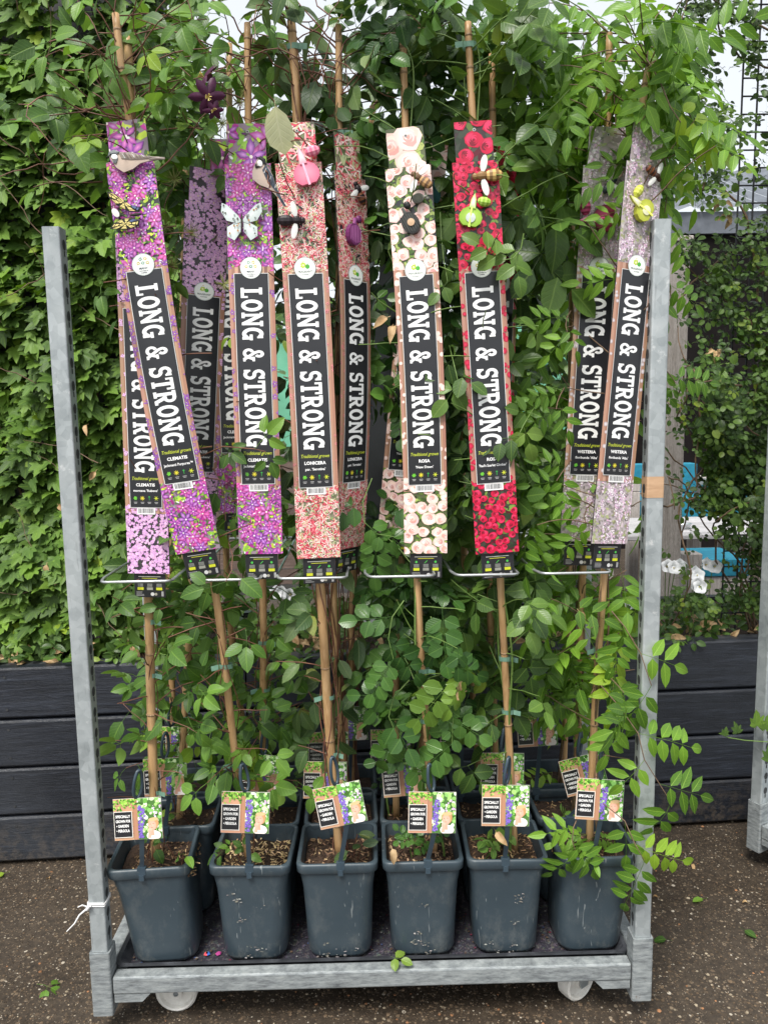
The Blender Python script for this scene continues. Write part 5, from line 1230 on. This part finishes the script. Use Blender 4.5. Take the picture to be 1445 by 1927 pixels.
def chair(x, y, zb, lab):
    boxthing('lounge_chair', [('seat_cushion', (x-.30, y-.32, zb-.30), (x+.28, y+.22, zb-.17), M['teal']), ('back_cushion', (x-.30, y+.1, zb-.16), (x+.28, y+.24, zb+.06), M['teal']),
     ('armrest', (x+.29, y-.35, zb-.10), (x+.36, y+.28, zb-.04), M['grey_wood']), ('armrest', (x-.38, y-.35, zb-.10), (x-.31, y+.28, zb-.04), M['grey_wood']),
     ('leg', (x+.29, y-.35, 0), (x+.36, y-.26, zb-.102), M['grey_wood']), ('leg', (x+.29, y+.2, 0), (x+.36, y+.28, zb-.102), M['grey_wood']), ('leg', (x-.38, y-.35, 0), (x-.31, y-.26, zb-.102), M['grey_wood']), ('leg', (x-.38, y+.2, 0), (x-.31, y+.28, zb-.102), M['grey_wood']),
     ('frame', (x-.309, y-.30, zb-.36), (x+.289, y+.28, zb-.302), M['grey_wood'])], lab, 'chair', 'teal cushioned patio chairs')
c1 = at(1252, 890, 4.0); chair(c1.x, 4.0, c1.z+.0, 'patio chair with teal cushions directly right of the trolley post')
c2 = at(1345, 925, 4.4); chair(c2.x+.06, 4.4, c2.z+.04, 'patio chair with teal cushions seen through the trellis climber')
c3 = at(1352, 1060, 2.2); boxthing('footstool', [('cushion', (c3.x-.10, 2.15, c3.z-.06), (c3.x+.14, 2.5, c3.z+.03), M['teal']), ('frame', (c3.x-.10, 2.16, 0), (c3.x+.14, 2.49, c3.z-.062), M['grey_wood'])], 'low stool with a teal pad behind the petunias', 'stool')
c4 = at(1302, 1065, 2.0); boxthing('wooden_bollard', [('block', (c4.x-.045, 2.0, 0), (c4.x+.05, 2.1, c4.z+.06), M['grey_wood'])], 'short grey timber block behind the petunias', 'block')
w0, w1 = at(1240, 500, 6.5), at(1480, 440, 6.5)
bld = thing('patio_building', (3, 7, 0), 'dark rendered building with a grey sheet roof beyond the patio', 'building')
q = MB(); q.box((1.6, 6.5, 0), (9, 6.7, w1.z)); q.build('wall', M['wallm'], bld)
q = MB(); q.box((1.6, 6.45, w1.z+.003), (9, 6.6, w1.z+.22)); q.build('fascia', M['roofm'], bld)
q = MB(); A = at(1240, 300, 7.5)
for k in range(30): x = 1.45+k*.25; q.rings([[(x, 6.4, w1.z+.225), (x+.12, 6.4, w1.z+.265), (x+.24, 6.4, w1.z+.225)], [(x, 9, A.z+.3), (x+.12, 9, A.z+.34), (x+.24, 9, A.z+.3)]], close=False)
q.build('roof', M['roofm'], bld)
q = MB(); T0, T1 = at(330, 845, 4.5), at(1080, 610, 4.5); n = 24; R = []
for j in range(7):
    R.append([(T0.x+(T1.x-T0.x)*i/n, 4.5+.06*sin(i*1.3)+.03*sin(j*1.7+i), T0.z+(T1.z-T0.z)*j/6) for i in range(n+1)])
R2 = [[(x, y+.01, z) for x, y, z in r] for r in R]
q.rings(R, close=False); q.rings([r[::-1] for r in R2], close=False)
q.build('tarpaulin', M['mint'], label='mint green tarpaulin stretched behind the leaves at mid height', cat='tarpaulin', smooth=True)
fz = T0.z-.02; fn = thing('board_fence', (0, 4.6, 0), 'brown timber board fence below the mint tarpaulin', 'fence'); z = .1
while z < fz-.05: q = MB(); q.box((-3, 4.6, z), (1.5, 4.63, z+.125)); q.build('board', M['brown_wood'], fn); z += .135
for x in (-2.9, -1.45, 0, 1.4): q = MB(); q.box((x-.04, 4.632, 0), (x+.04, 4.71, fz+.4)); q.build('fence_post', M['brown_wood'], fn)
# distant trees behind the patio
for i, (x, y, h, lab) in enumerate(((-1.6, 9, 3.0, 'rounded distant tree behind the ivy and board fence'), (1.0, 10, 2.7, 'low distant tree behind the middle of the trolley'), (4.6, 11, 2.6, 'small distant tree beside the patio building'))):
    t_ = thing('distant_tree', (x, y, 0), lab, 'tree', 'distant trees beyond the patio'); q = MB(); q.tube([(x, y, 0), (x+.05, y, h*.4), (x, y, h*.75)], [.12, .09, .04], 8); q.build('trunk', M['stem_brown'], t_)
    mb = MB(); src = [leaf_single(.16, .09, .6, .8, .2, .3, .01, .02, 3) for _ in range(3)]
    for k in range(1500):
        d = Vector((rnd.gauss(0, 1), rnd.gauss(0, 1), rnd.gauss(0, 1))).normalized()*ru(.4, 1)**.5; P = Vector((x+d.x*1.6, y+d.y*1.2, h*.66+d.z*h*.34)); 
        if noise.noise(P*1.6) < -.2: continue
        merge(mb, rnd.choice(src), leaf_frame(P, d, .5, .3, ru(.7, 1.3)), rnd.random())
    mb.build('crown', M['dark'], t_, kind='stuff')
# ------------------------------------------------------------------ care cards on loop handles clipped to the pot rims
def care_card(px, py, Y, rotd, zrim, yrim, xrim, lab, loop=(0, -1), yaw=0):
    C_ = at(px, py, Y); s = Vector((cos(radians(rotd))*cos(radians(yaw)), sin(radians(yaw)), -sin(radians(rotd)))).normalized(); nrm = Vector((sin(radians(yaw)), -1, .12)).normalized()
    dn = s.cross(nrm).normalized()
    if dn.z > 0: dn = -dn
    nrm = dn.cross(s).normalized()
    if nrm.y > 0: nrm = -nrm
    def mp(u, v, w): return C_+s*u+dn*v+nrm*w
    rt = thing('care_card', C_, lab, 'care card', 'square care cards clipped to the pot rims')
    q = MB(); R = [mp(-.0565, -.049, 0), mp(.0565, -.049, 0), mp(.0565, .049, 0), mp(-.0565, .049, 0)]
    q.rings([R, [p-nrm*.001 for p in R]], capb=True, capt=True, col=hx('d8d4cc')); q.build('board', M['print'], rt)
    c = Card(mp); c.base = .0004; c.w = .0004; c.clip = (-.056, .0, -.0485, .0485)
    for k in range(6): c.rect(-.056, -.0485+k*.0165, .0, -.0485+(k+1)*.0165, vary(hx('c99a7c'), .08), up=2e-6)
    for k in range(5): c.rect(-.056, -.0325+k*.0165, .0, -.0318+k*.0165, hx('8a5f48'))
    c.rect(-.0095, -.0485, -.0005, .0485, hx('b5866a')); c.rect(-.0102, -.0485, -.0095, .0485, hx('7a5040'))
    for k in range(90):
        u = ru(-.056, -.0); v = -.0485+abs(rnd.gauss(0, .011))*(1.5 if u < -.03 else .9); c.new(.3, 1); c.disc(u, v, ru(.0022, .0042), rnd.choice([hx('5d9a2e'), hx('8fca4a'), hx('3f7a22'), hx('b5dd6a')]), None, 6, ru(.0015, .0025), ru(0, 3))
    c.base = .0022; c.w = .0022
    c.rect(-.0555, -.020, -.0125, .042, hx('e8e4dc')); c.rect(-.0545, -.0185, -.0140, .0405, hx('232427')); c.clip = None
    for k, t_ in enumerate(('SPECIALLY', 'GROWN FOR', '\u2022 GARDEN', '\u2022 PERGOLA')): c.text(t_, -.0515 if k < 2 else -.0505, -.005+k*.0112, .0088, hx('f2f2f0'), align=1, bold=.035, maxw=(.035, .035, .029, .031)[k])
    c.mb.build('text_print', M['print'], rt)
    c = Card(mp); c.base = .0004; c.w = .0004; c.clip = (0, .056, -.0485, .0485); c.rect(0, -.0485, .056, .0485, hx('4f7a3a'))
    for k in range(130): c.new(.05, .3); c.disc(ru(0, .056), ru(-.0485, .03), ru(.002, .006), rnd.choice([hx('6fae4a'), hx('a8d67a'), hx('d8eebc'), hx('3f6a2a'), hx('8cc46a'), hx('eaf4e0')]), None, 7, None, 0, .2)
    for k in range(16): c.new(.3, .4); c.disc(ru(.03, .056), ru(-.03, .0), ru(.001, .003), rnd.choice([hx('d8b8dc'), hx('e8d8ea')]), None, 6)
    for k in range(70): t_ = rnd.random(); c.new(.4, .6); petal_flower(c, .002+ru(0, .016)*(1-.4*t_), -.030+t_*.074, ru(.002, .004), 5, rnd.choice([hx('5a3fa8'), hx('7a55c0'), hx('4a2f8a')]), hx('9a80d8'), hx('d0c0e8'), .4)
    c.base = .0018; c.w = .0018; sk = hx('e2ab93')
    c.disc(.036, .040, .017, hx('efe6e2'), None, 14, .012); c.disc(.036, .012, .0125, hx('c99a6a'), None, 14, .014, 0, .08); c.disc(.0335, .016, .0098, sk, hx('efc0aa'), 14, .0125, -.15)
    c.disc(.0365, .002, .012, hx('d9b98a'), None, 10, .0045, -.1, .05); c.poly([(.030, .026), (.036, .026), (.038, .040), (.028, .040)], sk); c.disc(.0275, .0275, .0048, hx('f0bda8'), None, 8, .0065, .3); c.poly([(.022, .046), (.030, .0455), (.031, .028), (.025, .028)], hx('e6b29c'))
    c.line([(.0275, .0135), (.0305, .0130)], .0009, hx('5a3a2a')); c.line([(.0345, .0125), (.0375, .0125)], .0009, hx('5a3a2a')); c.line([(.0300, .0215), (.0345, .0212)], .001, hx('b85a55')); c.line([(.0318, .015), (.0312, .0185)], .0007, hx('c88a72'))
    c.mb.build('picture_print', M['print'], rt)
    A = mp(0.006, .049, -.003); T = mp(.0, -.049, -.004); q = MB()
    def strip(pts, w=.0055, t=.0012):
        R_ = []
        for p in pts: R_.append([p+Vector((-w, -t, 0)), p+Vector((w, -t, 0)), p+Vector((w, t, 0)), p+Vector((-w, t, 0))])
        q.rings(R_, capb=True, capt=True)
    rim = Vector((xrim, yrim, zrim)); strip([T, A, A.lerp(rim, .5), rim+Vector((0, .001, .006))]); q.build('stake_strap', M['strap'], rt)
    q = MB(); q.box(rim+Vector((-.010, -.007, -.012)), rim+Vector((.010, .006, .006))); q.box(rim+Vector((-.006, -.0085, -.026)), rim+Vector((.006, -.0045, -.012))); q.build('clip', M['strap'], rt)
    q = MB(); h = .068; lx, ly = loop; pts = []
    for i in range(17):
        t_ = i/16*2*pi; pts.append(T+Vector((.0085*sin(t_)*(.7+.3*abs(lx))*(1.2-.5*(1-cos(t_))/2)+lx*.012*(1-cos(t_))/2, .010*sin(t_)-ly*0, h*(1-cos(t_))/2)))
    q.tube(pts, .0042, 6, cap=False); q.build('handle_loop', M['strap'], rt, smooth=True); rt['_o'] = tuple(C_); return rt
FT = [(260, 1541, -2, 'care card on the leftmost front pot', 268), (462, 1529, 3, 'care card on the second front pot with bran coloured soil', 470), (640, 1515, -11, 'tilted care card on the third front pot', 641), (813, 1529, 2, 'care card hanging lowest before the fourth front pot', 805), (951, 1516, 2, 'care card beside the cane of the fifth front pot', 950), (1128, 1505, 5, 'care card on the front pot next to the right post', 1115)]
for k, (px, py, rd, lab, rx) in enumerate(FT):
    X = at(rx, 1640, .013).x; care_card(px, py, -.012, rd, .418, .0125, X, lab, (rnd.choice((-.6, 0, .6)), 0))
RT = [(312, 1462, -2), (492, 1455, 8), (612, 1468, 2), (760, 1463, -4), (945, 1452, 2), (1098, 1457, -14)]
for k, (px, py, rd) in enumerate(RT): care_card(px, py, .185, rd, .418, .196, PX[k]-.02+ru(-.01, .01), 'half hidden second row care card behind the %s front pot' % ('first', 'second', 'third', 'fourth', 'fifth', 'sixth')[k], (.4, 0))
RT2 = [(322, 1400, 2, 'deep back row care card behind the leftmost canes'), (618, 1410, 0, 'back row care card above the third pot'), (735, 1405, 0, 'back row care card left of the fourth pot cane'), (866, 1368, 2, 'back row care card in the shade between rose canes'), (1010, 1372, -3, 'back row care card lettering side out before the wisteria')]
for k, (px, py, rd, lab) in enumerate(RT2): X = at(px, py, .35); care_card(px, py, .35, rd, .418, .355, X.x, lab, (.4, 0))
care_card(655, 1362, .40, -2, .418, .40, at(655, 1362, .4).x, 'small back row care card showing its picture beside the honeysuckle cane', (.4, 0))

# ------------------------------------------------------------------ purple clematis bloom, seed heads, loose leaves
def bloom(px, py, Y, s, face, lab_root):
    P = at(px, py, Y); o = Vector(lab_root['_o']); nv = Vector(face).normalized()
    q = MB()
    for k in range(6):
        a = 2*pi*k/6+.3; ax = nv.orthogonal().normalized(); bx = nv.cross(ax); d = (ax*cos(a)+bx*sin(a)+nv*ru(-.1, .25)); blade(q, fr(P, d, nv), (.055 if k % 2 else .048)*s, .024*s, .7, .7, -.4, .35, 5, .02)
    f_ = sub(q.build('flower', M['purple'], lab_root, smooth=True), lab_root)
    q = MB()
    for k in range(14): a = ru(0, 6); d = Vector((cos(a)*.5, -1, sin(a)*.5)); q.tube([P, P+(nv+nv.orthogonal()*cos(a)*.5+nv.cross(nv.orthogonal())*sin(a)*.5)*.010], .0008, 3)
    q.build('stamen', M['yellow'], f_)
R0 = plants[(1, 0)]
bloom(392, 182, -.14, .72, (.3, -1, -.5), R0); bloom(384, 145, -.12, .75, (-.9, -.35, .5), R0); bloom(403, 208, -.13, .4, (.3, -1, -.6), R0)
for (px, py) in ((468, 160), (300, 265), (415, 232), (330, 500), (395, 365), (395, 300), (330, 340), (360, 440), (345, 590), (432, 500), (330, 230), (455, 190), (188, 320), (260, 160), (420, 540), (310, 420)):
    P = at(px+ru(-6, 6), py+ru(-6, 6), ru(.02, .2)); q = MB(); rt = plants[(rnd.choice((0, 1)), 0)]
    for k in range(46):
        d = Vector((rnd.gauss(0, 1), rnd.gauss(0, 1), rnd.gauss(0, 1))).normalized(); q.tube([P, P+d*.014, P+d*.024+Vector((0, 0, .003))], [.0007, .0005, .0002], 3, cap=False)
    q.build('seed_head', M['seed'], rt)
for px, py, kind_, lab in ((1265, 1770, 0, 'small green leaf lying beside the right corner of the trolley base'), (1330, 1690, 0, 'dark wet leaf on the ground below the black planter at the right'), (1410, 1700, 1, 'pale brown leaf near the foot of the second trolley'),
    (95, 1655, 1, 'reddish brown dry leaf on the ground under the left planter boards'), (20, 1640, 0, 'green leaf at the far left edge below the planter'), (1300, 1625, 1, 'dry leaf in the shade at the planter foot right of the trolley'), (1390, 1745, 0, 'lone green scrap of leaf on the gravel at far right'), (1240, 1690, 1, 'curled brown leaf just outside the right trolley post')):
    d_ = CF+CR*((px-CX)/F)-CU*((py-CY)/F); P = CAMP+d_*((.006-CAMP.z)/d_.z); me = rnd.choice(DEAD if kind_ else LV['clematis'][6:])
    link('fallen_leaf', me, M=fr(P, (ru(-1, 1), ru(-1, 1), 0), (ru(-.2, .2), ru(-.2, .2), 1)) @ Matrix.Diagonal((.6, .6, .6, 1)), label=lab, cat='fallen leaf', group='fallen leaves scattered on the ground')
d_ = CF+CR*((70-CX)/F)-CU*((1852-CY)/F); P = CAMP+d_*((.008-CAMP.z)/d_.z); link('leaf_litter_sprig', LV['clematis'][0], M=fr(P, (1, -.3, 0), (0, 0, 1)) @ Matrix.Diagonal((.8, .8, .8, 1)), label='green three-part leaf fallen on the ground left of the trolley', cat='fallen leaf')
P = at(735, 1800, .0); link('dropped_leaf', LV['scarlet'][0], M=fr(P, (1, -.4, -.05), (0, -.5, 1)) @ Matrix.Diagonal((.45, .45, .45, 1)), label='green leaf lying on the tray edge before the fourth pot', cat='fallen leaf')
# ivy sprig on the second trolley
rt = thing('ivy_sprig', at(1448, 1395, .55), 'ivy runner with small leaves reaching in from the second trolley', 'ivy'); q = MB(); o = Vector(rt['_o'])
C_ = [at(a, b, .55) for a, b in ((1500, 1398), (1440, 1396), (1400, 1393), (1370, 1388), (1352, 1380))]; q.tube(C_, .0016, 5); q.build('stem', M['stem_green'], rt)
for (px, py, sc) in ((1360, 1378, .45), (1388, 1376, .6), (1423, 1366, .85), (1436, 1372, .8), (1447, 1430, .9)):
    link('leaf', rnd.choice(LV['ivy']), rt, M=fr(at(px, py+10, .545)-o, (ru(-.3, .3), -.1, 1), (0, -1, .3)) @ Matrix.Diagonal((sc, sc, sc, 1)))
